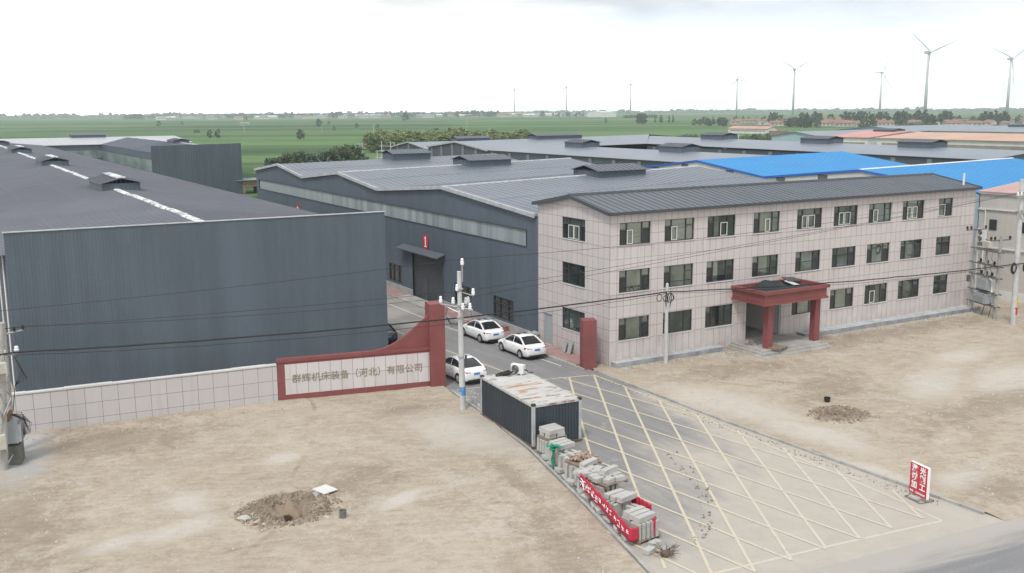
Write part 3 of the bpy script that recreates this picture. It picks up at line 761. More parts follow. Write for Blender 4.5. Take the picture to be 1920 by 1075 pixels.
# cross hall behind it, pale roof
cf = thing('factory_hall', 'far factory hall lying crosswise behind the left hall, pale reflecting roof', 'factory', (-20, 255, 0))
b = MB()
b.box(-80, 26, 232.2, 232.4, -1, 5.6); b.box(-80, 26, 232.2, 232.4, 7.6, 8.95); b.box(-80, 26, 277.5, 277.7, -1, 8.95); b.box(25.8, 26, 232.4, 277.5, -1, 8.9)
b.build('wall', MT['wall'], cf)
b = MB(); b.box(-80, 25.9, 232.25, 232.35, 5.6, 7.6); b.build('translucent_strip', MT['strip_far'], cf)
b = MB()
roof_slope(b, (-80, 255, 10.45), (26.2, 255, 10.45), (-80, 231.9, 9.05), (26.2, 231.9, 9.05), n=60)
roof_slope(b, (-80, 255, 10.45), (26.2, 255, 10.45), (-80, 278, 9.05), (26.2, 278, 9.05))
rf = b.build('roof', metal_sheet('sheen_pale_roof_sheet', (.40, .41, .44), .35, .08, (.1, .1, .1)), cf)  # base colour lightened to carry the grazing reflection on this roof
roof_vent(rf, 2.5, 255, 10.45, 9, 3.2, 'x', .06); roof_vent(rf, -26, 255, 10.45, 11, 3.2, 'x', .06)

# second hall on the right of the street, seen past the left roof
rb = thing('factory_hall', 'far blue grey factory hall with a blank ribbed front, standing left of the open field', 'factory', (12.9, 169, 0))
Q0, Q1 = (2.7, 166.5), (23.0, 172.0)
b = MB(); b.prism([(*Q0, -1), (*Q1, -1), (Q1[0], Q1[1]+.3, -1), (Q0[0], Q0[1]+.3, -1)], (0, 0, 11.35))
ribs_wall(b, Q0, Q1, -1, 10.3, 34, (.26, -1), .09, .07); b.build('front_wall', MT['wall'], rb)
b = MB()
b.box(2.7, 2.9, 167, 232.1, -1, 4.9); b.box(2.7, 2.9, 167, 232.1, 7.4, 8.95); b.box(22.8, 23, 172.4, 232.1, -1, 8.9); b.build('side_wall', MT['wall'], rb)
b = MB(); b.box(2.75, 2.85, 167, 232.1, 4.9, 7.4); b.build('translucent_strip', MT['strip_far'], rb)
b = MB(); roof_slope(b, (12.9, 169.3, 10.3), (12.9, 254, 10.3), (2.6, 166.9, 9.05), (2.6, 254, 9.05), n=90)
roof_slope(b, (12.9, 169.3, 10.3), (12.9, 254, 10.3), (23.2, 172.3, 9.05), (23.2, 254, 9.05), n=90)
rf = b.build('roof', MT['roof'], rb)
roof_vent(rf, 12.9, 188, 10.3, 6.5, 3.6, 'y', .12, capwhite=True, capmat=MT['roof'])
b = MB(); b.box(12.55, 13.25, 169.2, 254, 10.28, 10.38); b.build('ridge_cap', MT['ridge'], rf)

# ---------------------------------------------------------------- the three bay workshop
ws = thing('workshop', 'dark blue grey workshop with three gabled bays and a red number plaque', 'factory', (0, 45, 0))
RY = (71.0, 49.8, 24.5); VY = (81.1, 61.5, 38.8, 9.6); ZV = 9.62; ZR = 10.69
prof = [(81.1, 9.58), (71.0, ZR), (61.5, ZV), (49.8, ZR), (38.8, ZV), (24.5, ZR), (9.2, 9.55)]
def wtop(y):
    for (ya, za), (yb, zb) in zip(prof, prof[1:]):
        if yb <= y <= ya: return za+(zb-za)*(ya-y)/(ya-yb)
    return 9.6
b = MB()
X0 = 0.0
DOOR = (24.95, 31.2, -.05, 4.3)
holes = [DOOR, (12.65, 15.87, .8, 2.53), (19.6, 22.75, .8, 2.53), (33.7, 36.85, .8, 2.53), (10.65, 79.8, 7.07, 8.3), (43, 46.2, .8, 2.53), (52, 55.2, .8, 2.53), (62, 65, .8, 2.53)]
facade(b, 'x', X0, 9.0, 81.1, .62, 9.5, holes, .18, 1)
b.face([(X0, y, 9.5) for y in (81.1, 9.2)]+[(X0, y, z-.06) for y, z in prof[::-1]])
Z0 = .64
def ribspan(ya, yb, z0, z1f):
    n = max(1, int(abs(yb-ya)/.33)); ribs_wall(b, (X0, ya), (X0, yb), z0, 0, n, (-1, 0), .045, .018, lambda t: z1f(ya+(yb-ya)*t))
ribspan(9.2, 81.1, 8.36, lambda y: wtop(y)-.08)
cuts = sorted([(h[0], h[1]) for h in holes if h[3] < 5])
cur = 9.2
for a, c in cuts:
    ribspan(cur, a-.06, Z0, lambda y: 7.0); top = DOOR[3] if a == DOOR[0] else 2.55
    ribspan(a, c, top+.5 if a == DOOR[0] else top+.04, lambda y: 7.0); cur = c+.06
ribspan(cur, 81.0, Z0, lambda y: 7.0)
b.face([(28.2, 81.1, -1), (28.2, 9.2, -1), (28.2, 9.2, 9.5), (28.2, 81.1, 9.5)]); b.face([(28.2, y, 9.5) for y in (81.1, 9.2)]+[(28.2, y, z+.3) for y, z in prof[::-1]])
b.face([(0, 81.1, -1), (28.2, 81.1, -1), (28.2, 81.1, 9.9), (0, 81.1, 9.5)])
b.build('wall', MT['wall'], ws)
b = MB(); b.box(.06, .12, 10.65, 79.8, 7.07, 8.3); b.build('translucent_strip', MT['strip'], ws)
b = MB()
for z in (7.03, 8.3): b.box(-.06, .02, 10.6, 79.85, z-.02, z+.05)
for y in (10.6, 79.8): b.box(-.06, .02, y-.04, y+.04, 7.1, 8.3)
b.build('strip_frame', MT['dark'], ws)
b = MB()
for ya, yb in ((9.2, 24.9), (31.25, 81.1)): b.box(-.1, .06, ya, yb, -.1, .63)
b.build('plinth', MT['plinth'], ws)
b = MB(); RE = .5     # the sheets rise a little towards the far end
XE = 32.0
slopes = [(71.0, 81.5), (71.0, 61.5), (49.8, 61.5), (49.8, 38.8), (24.5, 38.8), (24.5, 9.1)]
for r, v in slopes:
    zv = ZV if v not in (81.5, 9.1) else 9.52
    XE, RE = {71.0: (31.4, .45), 49.8: (30.0, .6), 24.5: (28.4, .78)}[r]
    roof_slope(b, (-.2, r, ZR), (XE, r, ZR+RE), (-.2, v, zv), (XE, v, zv+RE), n=41, laps=1, rw=.055, rh=.03)
rf = b.build('roof', MT['roof'], ws)
b = MB()
for (ya, za), (yb, zb) in zip(prof, prof[1:]):
    p, q = Vector((-.27, ya, za-.2)), Vector((-.27, yb, zb-.2)); p2, q2 = p+Vector((.2, 0, .3)), q+Vector((.2, 0, .3))
    b.hexa([p, q, q+Vector((.1, 0, 0)), p+Vector((.1, 0, 0))], [p2-Vector((.2, 0, 0)), q2-Vector((.2, 0, 0)), q2, p2])
for r in RY[1:]:
    XE, RE = {49.8: (30.0, .6), 24.5: (28.4, .78)}[r]
    b.hexa([(-.25, r-.14, ZR-.02), (XE, r-.14, ZR+RE-.02), (XE, r+.14, ZR+RE-.02), (-.25, r+.14, ZR-.02)], [(-.25, r-.05, ZR+.09), (XE, r-.05, ZR+RE+.09), (XE, r+.05, ZR+RE+.09), (-.25, r+.05, ZR+.09)])
b.build('edge_flashing', MT['trim'], rf)
for r in RY: roof_vent(rf, 17.6, r, ZR+.27, 5.4, 4.2 if r < 70 else 3.6, 'x', .085, hgt=.8, capmat=MT['roof_office'])
# roller door
b = MB(); y0, y1 = 24.97, 31.18
n = 34
for i in range(n):
    z = -.05+4.33*i/n; b.hexa([(.12, y0, z), (.2, y0, z), (.2, y1, z), (.12, y1, z)], [(.085, y0, z+.09), (.2, y0, z+.09), (.2, y1, z+.09), (.085, y1, z+.09)])
    b.box(.13, .2, y0, y1, z+.09, z+4.33/n)
dr = b.build('roller_door', basic('door_slats', (.085, .10, .115), .5, .12), ws)
b = MB(); b.box(.06, .13, 28.2, 29.2, .05, 2.1); b.box(.03, .07, 28.35, 28.42, 1.0, 1.1); b.build('wicket_door', MT['dark'], dr)
b = MB(); b.box(-.04, .1, 24.78, 24.96, -.1, 4.35); b.box(-.04, .1, 31.2, 31.38, -.1, 4.35); b.build('door_frame', MT['dark'], dr)
b = MB(); b.hexa([(-.85, 24.4, 4.42), (-.02, 24.4, 4.72), (-.02, 33.2, 4.72), (-.85, 33.2, 4.42)], [(-.85, 24.4, 4.5), (-.02, 24.4, 4.8), (-.02, 33.2, 4.8), (-.85, 33.2, 4.5)])
for y in (24.6, 27.5, 30.3, 33.2): b.tube([(-.78, y, 4.43), (-.02, y, 4.1)], .03, 5)
b.build('canopy', MT['roof_office'], ws)
for h in holes:
    if h is DOOR or h[3] > 5: continue
    b = MB(); a, c, e, f = h
    for y in (a+.03, a+(c-a)*.3, a+(c-a)*.7, c-.03): b.box(.03, .12, y-.035, y+.035, e, f)
    for z in (e+.03, e+(f-e)*.7, f-.03): b.box(.035, .11, a, c, z-.03, z+.03)
    wf = b.build('window', MT['frame'], ws)
    b = MB(); b.box(.13, .15, a, c, e, f); b.build('pane', MT['glass_dark'], wf)
# plaque with the number
b = MB()
pts = [Vector((-.06, 28.25+.56*math.cos(t)*1.0, 5.48+.72*math.sin(t))) for t in [2*math.pi*k/28 for k in range(28)]]
pts = [Vector((p.x, 28.25+math.copysign(abs((p.y-28.25)/.56)**.8*.56, p.y-28.25), 5.48+math.copysign(abs((p.z-5.48)/.72)**.8*.72, p.z-5.48))) for p in pts]
b.prism(pts, (.03, 0, 0)); pq = b.build('number_plaque', MT['signred'], ws)
b = MB()
b.box(-.075, -.062, 28.14, 28.34, 5.02, 5.98); b.box(-.075, -.062, 28.34, 28.5, 5.78, 5.86); b.box(-.075, -.062, 28.0, 28.139, 5.02, 5.1); b.box(-.075, -.062, 28.341, 28.5, 5.02, 5.1)
b.build('number', MT['signwhite'], pq)
# small red plaque far along the wall
b = MB(); b.prism([Vector((-.06, 64+.55*math.cos(2*math.pi*k/20), 5.5+.7*math.sin(2*math.pi*k/20))) for k in range(20)], (.03, 0, 0)); pq = b.build('number_plaque', MT['signred'], ws)
me = text_mesh('2', 1.1, .005, 'CENTER', .02); o = bpy.data.objects.new('number', me); COL.objects.link(o); me.materials.append(MT['signwhite'])
o.parent = pq; o.matrix_local = Matrix.Translation(Vector((-.075, 64, 5.1))-ws.location) @ Matrix.Rotation(rad(-90), 4, 'Z') @ Matrix.Rotation(rad(90), 4, 'X')

# ---------------------------------------------------------------- office building
of = thing('office_building', 'three storey office building clad in pinkish grey tiles with red entrance canopy', 'office', (0, 0, 0))
L, Wd, H = 37.96, 8.99, 10.48
WX = [(.79, 3.39), (4.58, 7.2), (8.4, 10.99), (12.73, 15.32), (17.08, 19.7), (20.97, 23.55), (24.86, 27.49), (28.81, 31.41), (33.19, 35.03)]
ROWS = [(1.755, 3.28), (5.03, 6.55), (8.24, 9.75)]
holes = []; wins = []
for r, (z0, z1) in enumerate(ROWS):
    for i, (a, c) in enumerate(WX):
        if r == 0 and i == 3: continue
        if r == 0 and i == 4: a, c = 16.9, 19.5
        holes.append((a, c, z0, z1)); wins.append((r, i, a, c, z0, z1))
DO = (12.3, 15.8, .42, 3.2); holes.append(DO)
b = MB(); facade(b, 'y', 0, 0, L, -.1, H, holes, .16, 1)
b.build('front_wall', tile_mat('tile_front', 0, .03, .5735, 1.73, .8, 1.2, (1.70, 4.97, 8.18)), of)
b = MB()
sh = [(2.87, 5.76, 8.24, 9.75), (2.87, 5.76, 5.03, 6.55), (2.87, 5.76, 1.755, 3.28), (7.05, 8.2, .1, 2.42)]
facade(b, 'x', 0, 0, Wd, -.1, H, sh, .16, 1)
b.face([(0, 0, H), (0, Wd, H), (0, 4.5, 11.36)]); b.face([(L, 0, -.1), (L, Wd, -.1), (L, Wd, H), (L, 4.5, 11.36), (L, 0, H)]); b.face([(0, Wd, -.1), (L, Wd, -.1), (L, Wd, H), (0, Wd, H)])
b.build('side_wall', tile_mat('tile_side', 1, .03, .635, 1.76, .8, None, (1.70, 4.97, 8.18), col=(.56, .525, .525)), of)
# roof
b = MB(); zr = 11.33; ez = 10.47
roof_slope(b, (-.28, 4.5, zr), (L+.25, 4.5, zr), (-.28, -.34, ez), (L+.25, -.34, ez), n=64, rw=.07, rh=.05)
roof_slope(b, (-.28, 4.5, zr), (L+.25, 4.5, zr), (-.28, Wd+.34, ez), (L+.25, Wd+.34, ez), n=64, rw=.07, rh=.05)
rf = b.build('roof', MT['roof_office'], of)
b = MB(); b.hexa([(-.3, 4.34, zr), (L+.26, 4.34, zr), (L+.26, 4.66, zr), (-.3, 4.66, zr)], [(-.3, 4.44, zr+.13), (L+.26, 4.44, zr+.13), (L+.26, 4.56, zr+.13), (-.3, 4.56, zr+.13)]); b.build('ridge_cap', MT['dark'], rf)
b = MB()
b.box(-.3, L+.27, -.40, -.345, ez-.16, ez+.05); b.box(-.3, L+.27, Wd+.345, Wd+.4, ez-.16, ez+.05)
for x in (-.34, L+.26):
    for s, (ya, yb) in enumerate(((-.34, 4.5), (Wd+.34, 4.5))):
        p, q = Vector((x, ya, ez-.17)), Vector((x, yb, zr-.17)); b.hexa([p, q, q+Vector((.06, 0, 0)), p+Vector((.06, 0, 0))], [v+Vector((0, 0, .24)) for v in (p, q, q+Vector((.06, 0, 0)), p+Vector((.06, 0, 0)))])
b.build('fascia', MT['dark'], rf)
b = MB(); b.tube([(L-.9, .6, 10.65), (L-.9, .6, 11.65)], .09, 8); b.build('vent_pipe', MT['white'], rf)
# windows
def window(axis, a, c, z0, z1, style, sash):
    """dark frame with a wide middle light; sash = list of (u0,u1) white opening casements"""
    b = MB(); w = c-a; d0, d1 = .07, .15
    B = (lambda u0, u1, z0_, z1_, e0=d0, e1=d1: b.box(u0, u1, e0, e1, z0_, z1_)) if axis == 'y' else (lambda u0, u1, z0_, z1_, e0=d0, e1=d1: b.box(e0, e1, u0, u1, z0_, z1_))
    t = .05; B(a, a+t, z0, z1); B(c-t, c, z0, z1); B(a+t, c-t, z0, z0+t); B(a+t, c-t, z1-t, z1)
    if style == 'small': ms = [a+w*.5]
    else: ms = [a+w*.25, a+w*.74]
    for u in ms: B(u-.035, u+.035, z0+t, z1-t, d0+.003, d1-.003)
    zt = z0+(z1-z0)*.68
    if style == 'small': B(a+t, c-t, zt-.03, zt+.03, d0+.006, d1-.006)
    else:
        B(a+t, ms[0]-.035, zt-.03, zt+.03, d0+.006, d1-.006); B(ms[1]+.035, c-t, zt-.03, zt+.03, d0+.006, d1-.006)
    fr = b.build('window', MT['frame'], of)
    b = MB(); B(a+.01, c-.01, z0+.01, z1-.01, .13, .145); b.build('pane', MT['glass'], fr)
    # dark lower side lights (insect screens)
    sc_ = [(ms[0]+.04, c-t)] if style == 'small' else [(a+t, ms[0]-.036)]+([(ms[1]+.036, c-t)] if R.random() < .8 else [])
    for u0, u1 in sc_: b = MB(); B(u0, u1, z0+t, zt-.03, .12, .128); b.build('insect_screen', MT['glass_dark'], fr)
    if sash:
        s = .042
        for u0, u1 in sash:
            b = MB(); u0, u1 = a+w*u0, a+w*u1; y0, y1 = .035, .068; f0, f1 = z0+.06, zt-.02
            B(u0, u0+s, f0, f1, y0, y1); B(u1-s, u1, f0, f1, y0, y1); B(u0+s, u1-s, f0, f0+s, y0, y1); B(u0+s, u1-s, f1-s, f1, y0, y1)
            b.build('open_casement', MT['white'], fr)
    b = MB(); B(a-.04, c+.04, z0-.05, z0-.002, -.05, .06); b.build('sill', MT['white_wall'], fr)
SASH = {(2, 0): [(.25, .43)], (2, 1): [(.24, .43)], (2, 2): [(.48, .72)], (2, 3): [(.46, .64)], (2, 4): [(.22, .42), (.46, .72)], (2, 5): [(.24, .44), (.48, .72)], (2, 6): [(.22, .42)],
        (2, 7): [(.24, .44), (.48, .7)], (2, 8): [(.05, .5)], (0, 6): [(.24, .46)]}
for r, i, a, c, z0, z1 in wins: window('y', a, c, z0, z1, 'small' if i == 8 else 'wide', SASH.get((r, i)))
for k, (a, c, z0, z1) in enumerate(sh[:3]): window('x', a, c, z0, z1, 'wide', [(.28, .5), (.52, .74)] if k == 0 else None)
# lobby seen through the open entrance
b = MB(); a, c, e, f = DO
b.face([(a, .16, e), (a, 4.2, e), (a, 4.2, f), (a, .16, f)]); b.face([(c, .16, e), (c, .16, f), (c, 4.2, f), (c, 4.2, e)]); b.face([(a, 4.2, e), (c, 4.2, e), (c, 4.2, f), (a, 4.2, f)]); b.face([(a, .16, f), (a, 4.2, f), (c, 4.2, f), (c, .16, f)])
b.build('lobby', MT['soffit'], of)
b = MB(); b.box(a+.002, c-.002, .0, 4.19, e-.05, e-.004); b.build('lobby_floor', MT['conc'], of)
b = MB(); b.box(c-.14, c-.03, .03, .15, e, f-.002); b.build('entrance_jamb', MT['doorgrey'], of)
b = MB(); b.box(.1, .15, 7.07, 8.18, .1, 2.4); b.box(.04, .1, 8.02, 8.1, .1, 2.4); b.build('side_door', MT['doorgrey'], of)
# footing ledge
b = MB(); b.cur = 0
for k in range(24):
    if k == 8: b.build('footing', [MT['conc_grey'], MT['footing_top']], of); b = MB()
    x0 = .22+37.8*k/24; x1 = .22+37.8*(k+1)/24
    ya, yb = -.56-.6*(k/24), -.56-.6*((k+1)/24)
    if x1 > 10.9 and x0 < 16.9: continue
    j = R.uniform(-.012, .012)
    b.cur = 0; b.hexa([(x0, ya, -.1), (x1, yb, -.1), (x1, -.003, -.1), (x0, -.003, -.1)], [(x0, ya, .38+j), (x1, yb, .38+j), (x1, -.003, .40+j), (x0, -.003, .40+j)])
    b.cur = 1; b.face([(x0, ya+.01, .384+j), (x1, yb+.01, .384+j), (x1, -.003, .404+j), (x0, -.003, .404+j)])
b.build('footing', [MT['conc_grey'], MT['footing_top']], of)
# entrance platform, steps, canopy
b = MB()
b.box(10.95, 16.85, -3.2, -.01, -.1, .42); b.box(10.7, 17.05, -3.58, -.02, -.1, .28); b.box(10.45, 17.3, -3.95, -.03, -.1, .14)
b.build('entrance_step', MT['conc'], of, bevel=.02)
b = MB(); zt = 4.62; z0 = 3.62
cx0, cx1, cy0, cy1 = 10.75, 17.1, -3.45, -.01
def ring(x0, x1, y0, t, z0, z1):
    b.box(x0, x1, y0, y0+t, z0, z1); b.box(x0, x0+t, y0+t, cy1, z0, z1); b.box(x1-t, x1, y0+t, cy1, z0, z1)
ring(cx0, cx1, cy0, .28, zt-.22, zt); ring(cx0+.16, cx1-.16, cy0+.16, .24, z0+.16, zt-.225); ring(cx0+.06, cx1-.06, cy0+.06, .3, z0, z0+.155)
b.box(cx0+.3, cx1-.3, cy0+.3, cy1, z0-.02, z0+.1)
b.box(cx0+.285, cx1-.285, cy1-.22, cy1, zt-.5, zt+.0)
cn = b.build('canopy', MT['red'], of)
b = MB(); b.box(cx0+.42, cx1-.42, cy0+.42, cy1-.24, z0+.66, z0+.74); b.build('canopy_deck', MT['felt'], cn)
for x in (11.62, 16.25):
    b = MB(); b.box(x, x+.5, -2.95, -2.45, .42, z0-.022); b.build('column', MT['red'], cn)
# tarpaulin heaped on the canopy
b = MB(); nx, ny = 26, 14
for j in range(ny+1):
    for i in range(nx+1):
        s, t = i/nx, j/ny; x = cx0+.5+s*(cx1-cx0-1.9); y = -2.2+t*1.9
        h = zt-.30+.46*math.exp(-((s-.62-.2*(1-t))/.24)**2)*t**.8+.15*mnoise.noise((x*1.2, y*1.2, 0))+.06*mnoise.noise((x*3, y*3, 5))
        b.v.append((x, y, max(z0+.76, h)))
for j in range(ny):
    for i in range(nx):
        k = j*(nx+1)+i; b.f.append((k, k+1, k+nx+2, k+nx+1)); b.mi.append(0)
o = b.build('tarpaulin', MT['tarp'], loc=(13.5, -1.2, 4.2), smooth=True)
md = o.modifiers.new('thick', 'SOLIDIFY'); md.thickness = .02
tag(o, 'crumpled dark tarpaulin lying in the red entrance canopy', 'tarpaulin')
b = MB(); b.obox((15.5, -1.3, 4.56), (1.0, .9, .03), .35, .28, .12); o = b.build('sheet_panel', MT['white_wall'], loc=(15.5, -1.3, 4.56)); tag(o, 'pale sheet panel lying beside the tarpaulin in the canopy', 'panel')
b = MB(); b.obox((16.0, -.7, 4.70), (1.4, .7, .06), .05, .30, .12); o = b.build('roof_sheet', MT['dark'], loc=(16.0, -.7, 4.70)); tag(o, 'tilted dark roofing sheet propped at the right end of the canopy', 'sheet')

# ---------------------------------------------------------------- blue roofed hall
bl = thing('blue_roof_hall', 'hall with two bright blue gabled roofs and white walls behind the office building', 'factory', (56, 29, 0))
BX0, BX1 = 44.4, 69.5
bp = [(54.5, 9.5), (42.9, 10.9), (31.3, 9.5), (17.7, 10.9), (4.1, 9.5)]
b = MB()
b.face([(BX0-.22, y, -.1) for y in (54.4, 4.3)]+[(BX0-.22, y, z-.1) for y, z in bp[::-1]])
b.face([(BX1, y, -.1) for y in (54.4, 4.3)]+[(BX1, y, z+.2) for y, z in bp[::-1]])
b.face([(BX0-.22, 4.3, -.1), (BX1, 4.3, -.1), (BX1, 4.3, 9.8), (BX0-.22, 4.3, 9.4)]); b.face([(BX0-.22, 54.4, -.1), (BX1, 54.4, -.1), (BX1, 54.4, 9.8), (BX0-.22, 54.4, 9.4)])
b.build('wall', MT['white_wall'], bl)
for y in (51.0, 45.2, 37.0, 28.7, 22.6, 12.5, 7.5):
    b = MB()
    zt = None
    for (ya, za), (yb, zb) in zip(bp, bp[1:]):
        if yb <= y <= ya: zt = za+(zb-za)*(ya-y)/(ya-yb)
    b.box(BX0-.27, BX0-.223, y-.65, y+.65, 6.5, zt-.25); b.build('window', MT['steel_dark'], bl)
b = MB()
for r, v in ((42.9, 54.9), (42.9, 31.3), (17.7, 31.3), (17.7, 3.9)):
    zv = 9.5 if v == 31.3 else 9.46
    roof_slope(b, (BX0-.3, r, 10.9), (BX1+.3, r, 11.3), (BX0-.3, v, zv), (BX1+.3, v, zv+.4), n=32, rw=.05, rh=.03)
rf = b.build('roof', MT['blue_roof'], bl)
b = MB()
for (ya, za), (yb, zb) in zip(bp, bp[1:]):
    p, q = Vector((BX0-.36, ya, za-.2)), Vector((BX0-.36, yb, zb-.2)); e = Vector((.06, 0, 0)); h = Vector((0, 0, .22))
    b.hexa([p, q, q+e, p+e], [p+h, q+h, q+e+h, p+e+h])
b.build('fascia', MT['blue_trim'], rf)
b = MB(); b.hexa([(BX0-.2, 17.5, 10.9), (BX1, 17.5, 11.3), (BX1, 17.9, 11.3), (BX0-.2, 17.9, 10.9)], [(BX0-.2, 17.55, 10.98), (BX1, 17.55, 11.38), (BX1, 17.85, 11.38), (BX0-.2, 17.85, 10.98)]); b.build('ridge_cap', MT['white'], rf)

# beige works building at the right edge
bg = thing('works_building', 'beige clad building with an air conditioner beside the right end of the offices', 'building', (48, -5, 0))
b = MB(); b.box(44.2, 58, -30, 3.9, .85, 9.4); b.build('wall', MT['beige'], bg)
b = MB(); b.box(44.08, 44.199, -30, 3.95, -.1, .84); b.box(44.05, 44.2, -30, 3.9, 4.53, 4.66); b.box(44.05, 44.2, -30, 3.9, 8.0, 8.1); b.box(44.02, 44.2, -30, 3.95, 9.41, 9.55); b.build('string_course', MT['white_wall'], bg)
b = MB(); b.hexa([(43.95, -30, 9.56), (58, -30, 10.9), (58, 4.0, 10.9), (43.95, 4.0, 9.56)], [(43.95, -30, 9.64), (58, -30, 10.98), (58, 4.0, 10.98), (43.95, 4.0, 9.64)]); b.build('roof', basic('pink_roof', (.46, .30, .28), .6), bg)
for ya, yb in ((2.05, 2.78), (-1.3, -.4), (-4.6, -3.7)):
    b = MB(); b.box(44.14, 44.19, ya, yb, 6.2, 7.15); f = b.build('window', MT['frame'], bg); b = MB(); b.box(44.12, 44.138, ya+.06, yb-.06, 6.26, 7.09); b.build('pane', MT['glass_dark'], f)
b = MB(); b.tube([(44.1, 3.9, 8.0), (44.1, 3.2, 7.95), (44.1, 3.15, 6.2), (44.1, 3.2, .2)], .06, 6); b.build('downpipe', MT['white'], bg)
b = MB(); b.box(42.2, 44.19, 3.96, 4.2, -.1, 9.3); b.build('infill_wall', MT['paleblue'], bg)

def aircon(name, label, loc, rz, s=1.0, fans=1, group=None):
    t = thing(name, label, 'air conditioner', loc, rz, group)
    w, d, h = .82*s, .3*s, (.58 if fans == 1 else 1.25)*s
    b = MB(); b.box(-w/2, w/2, -d/2, d/2, .05*s, h); b.box(-w/2+.1, -w/2+.2, -d/2, d/2, 0, .049*s); b.box(w/2-.2, w/2-.1, -d/2, d/2, 0, .049*s)
    b.build('casing', MT['white'], t, local=True, bevel=.02)
    for k in range(fans):
        b = MB(); zc = h*(.5 if fans == 1 else .27+.46*k)+.02; r = .24*s
        pts = [(-.1*s+r*math.cos(2*math.pi*i/24), -d/2-.012, zc+r*math.sin(2*math.pi*i/24)) for i in range(24)]
        b.prism(pts, (0, .01, 0)); b.build('fan_grille', MT['dark'], t, local=True)
        b = MB()
        for q in (.35, .68, 1.0):
            ring = [(-.1*s+r*q*math.cos(2*math.pi*i/20), -d/2-.018, zc+r*q*math.sin(2*math.pi*i/20)) for i in range(21)]; b.tube(ring, .009*s, 4, cap=False)
        b.build('guard_ring', MT['steel'], t, local=True)
    b = MB(); b.tube([(w/2, 0, .3*s), (w/2+.12*s, .05, .28*s), (w/2+.16*s, .2, .1*s), (w/2+.2*s, .6, .03*s)], .03*s, 5); b.build('pipe', MT['cable'], t, local=True)
    return t
aircon('air_conditioner', 'double fan white air conditioner hung on the beige works building', (43.98, 3.3, 5.0), rad(-90), 1.0, 2)

# ---------------------------------------------------------------- grey halls at the back
def pilasters(mb, pts, z0, ztop, out, w=.9, d=.12):
    for (x, y), zt in zip(pts, ztop):
        o = Vector((*out, 0)).normalized()*d; u = Vector((-out[1], out[0], 0)).normalized()*w/2; p = Vector((x, y, 0)); e = o*.02
        lo = [p-u+e, p+u+e, p+u+o, p-u+o]; mb.hexa([Vector((v.x, v.y, z0)) for v in lo], [Vector((v.x, v.y, zt)) for v in lo])
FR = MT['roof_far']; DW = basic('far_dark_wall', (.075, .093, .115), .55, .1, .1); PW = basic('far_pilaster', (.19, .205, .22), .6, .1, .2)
# the crosswise hall with the visible gable
h2 = thing('grey_hall', 'long grey hall with a pilastered gable end directly behind the workshop', 'factory', (61, 140.6, 0))
b = MB(); b.face([(60.8, 154.5, -1), (60.8, 126.7, -1), (60.8, 126.7, 9.2), (60.8, 140.6, 10.55), (60.8, 154.5, 9.2)]); b.face([(60.8, 154.5, -1), (124, 154.5, -1), (124, 154.5, 9.3), (60.8, 154.5, 9.1)]); b.face([(124, 154.5, -1), (124, 126.7, -1), (124, 126.7, 9.1), (124, 140.6, 10.8), (124, 154.5, 9.1)]); b.build('wall', DW, h2)
b = MB(); ys = [152.5, 147.6, 142.4, 137.4, 131.6]; pilasters(b, [(60.8, y) for y in ys], -1, [9.1+1.33*(1-abs(y-140.6)/13.9) for y in ys], (-1, 0)); b.build('pilaster', PW, h2)
b = MB(); roof_slope(b, (60.5, 140.6, 10.6), (113, 140.6, 11.15), (60.5, 154.9, 9.2), (113, 154.9, 9.7), n=0); roof_slope(b, (60.5, 140.6, 10.6), (113, 140.6, 11.15), (60.5, 126.3, 9.2), (101.2, 126.3, 9.6), n=0)
b.face([(113, 140.6, 11.15), (113, 154.9, 9.7), (124.8, 154.9, 9.6)])
b.face([(113, 140.6, 11.15), (124.8, 154.9, 9.6), (124.8, 126.3, 9.6)])
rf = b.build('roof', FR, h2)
roof_vent(rf, 86, 140.6, 10.9, 12, 4.2, 'x', .1)
b = MB(); b.hexa([(60.4, 154.95, 8.95), (60.55, 154.95, 8.95), (60.55, 140.6, 10.4), (60.4, 140.6, 10.4)], [(60.4, 154.95, 9.3), (60.55, 154.95, 9.3), (60.55, 140.6, 10.72), (60.4, 140.6, 10.72)]); b.hexa([(60.4, 140.6, 10.4), (60.55, 140.6, 10.4), (60.55, 126.2, 8.95), (60.4, 126.2, 8.95)], [(60.4, 140.6, 10.72), (60.55, 140.6, 10.72), (60.55, 126.2, 9.3), (60.4, 126.2, 9.3)]); b.build('verge_trim', MT['trim'], rf)
h1 = thing('grey_hall', 'smaller grey gabled hall at the far left of the back row, beside the field', 'factory', (61.5, 166, 0))
b = MB(); b.face([(61.5, 176, -1), (61.5, 156.2, -1), (61.5, 156.2, 8.5), (61.5, 166.5, 9.75), (61.5, 176, 8.5)]); b.face([(61.5, 176, -1), (120, 176, -1), (120, 176, 8.5), (61.5, 176, 8.5)]); b.build('wall', DW, h1)
b = MB(); ys = [173, 166.5, 160]; pilasters(b, [(61.5, y) for y in ys], -1, [8.45+1.2*(1-abs(y-166.3)/10) for y in ys], (-1, 0)); b.build('pilaster', PW, h1)
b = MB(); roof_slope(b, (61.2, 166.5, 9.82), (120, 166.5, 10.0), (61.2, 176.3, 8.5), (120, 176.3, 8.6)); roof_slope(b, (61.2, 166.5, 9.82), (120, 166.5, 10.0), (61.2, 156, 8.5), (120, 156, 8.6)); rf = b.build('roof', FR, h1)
roof_vent(rf, 78, 166.5, 9.9, 9, 3.4, 'x', .1)
b = MB()
for ya, za, yb, zb in ((176.35, 8.4, 166.5, 9.72), (166.5, 9.72, 155.9, 8.4)): b.hexa([(61.1, ya, za), (61.25, ya, za), (61.25, yb, zb), (61.1, yb, zb)], [(61.1, ya, za+.25), (61.25, ya, za+.25), (61.25, yb, zb+.25), (61.1, yb, zb+.25)])
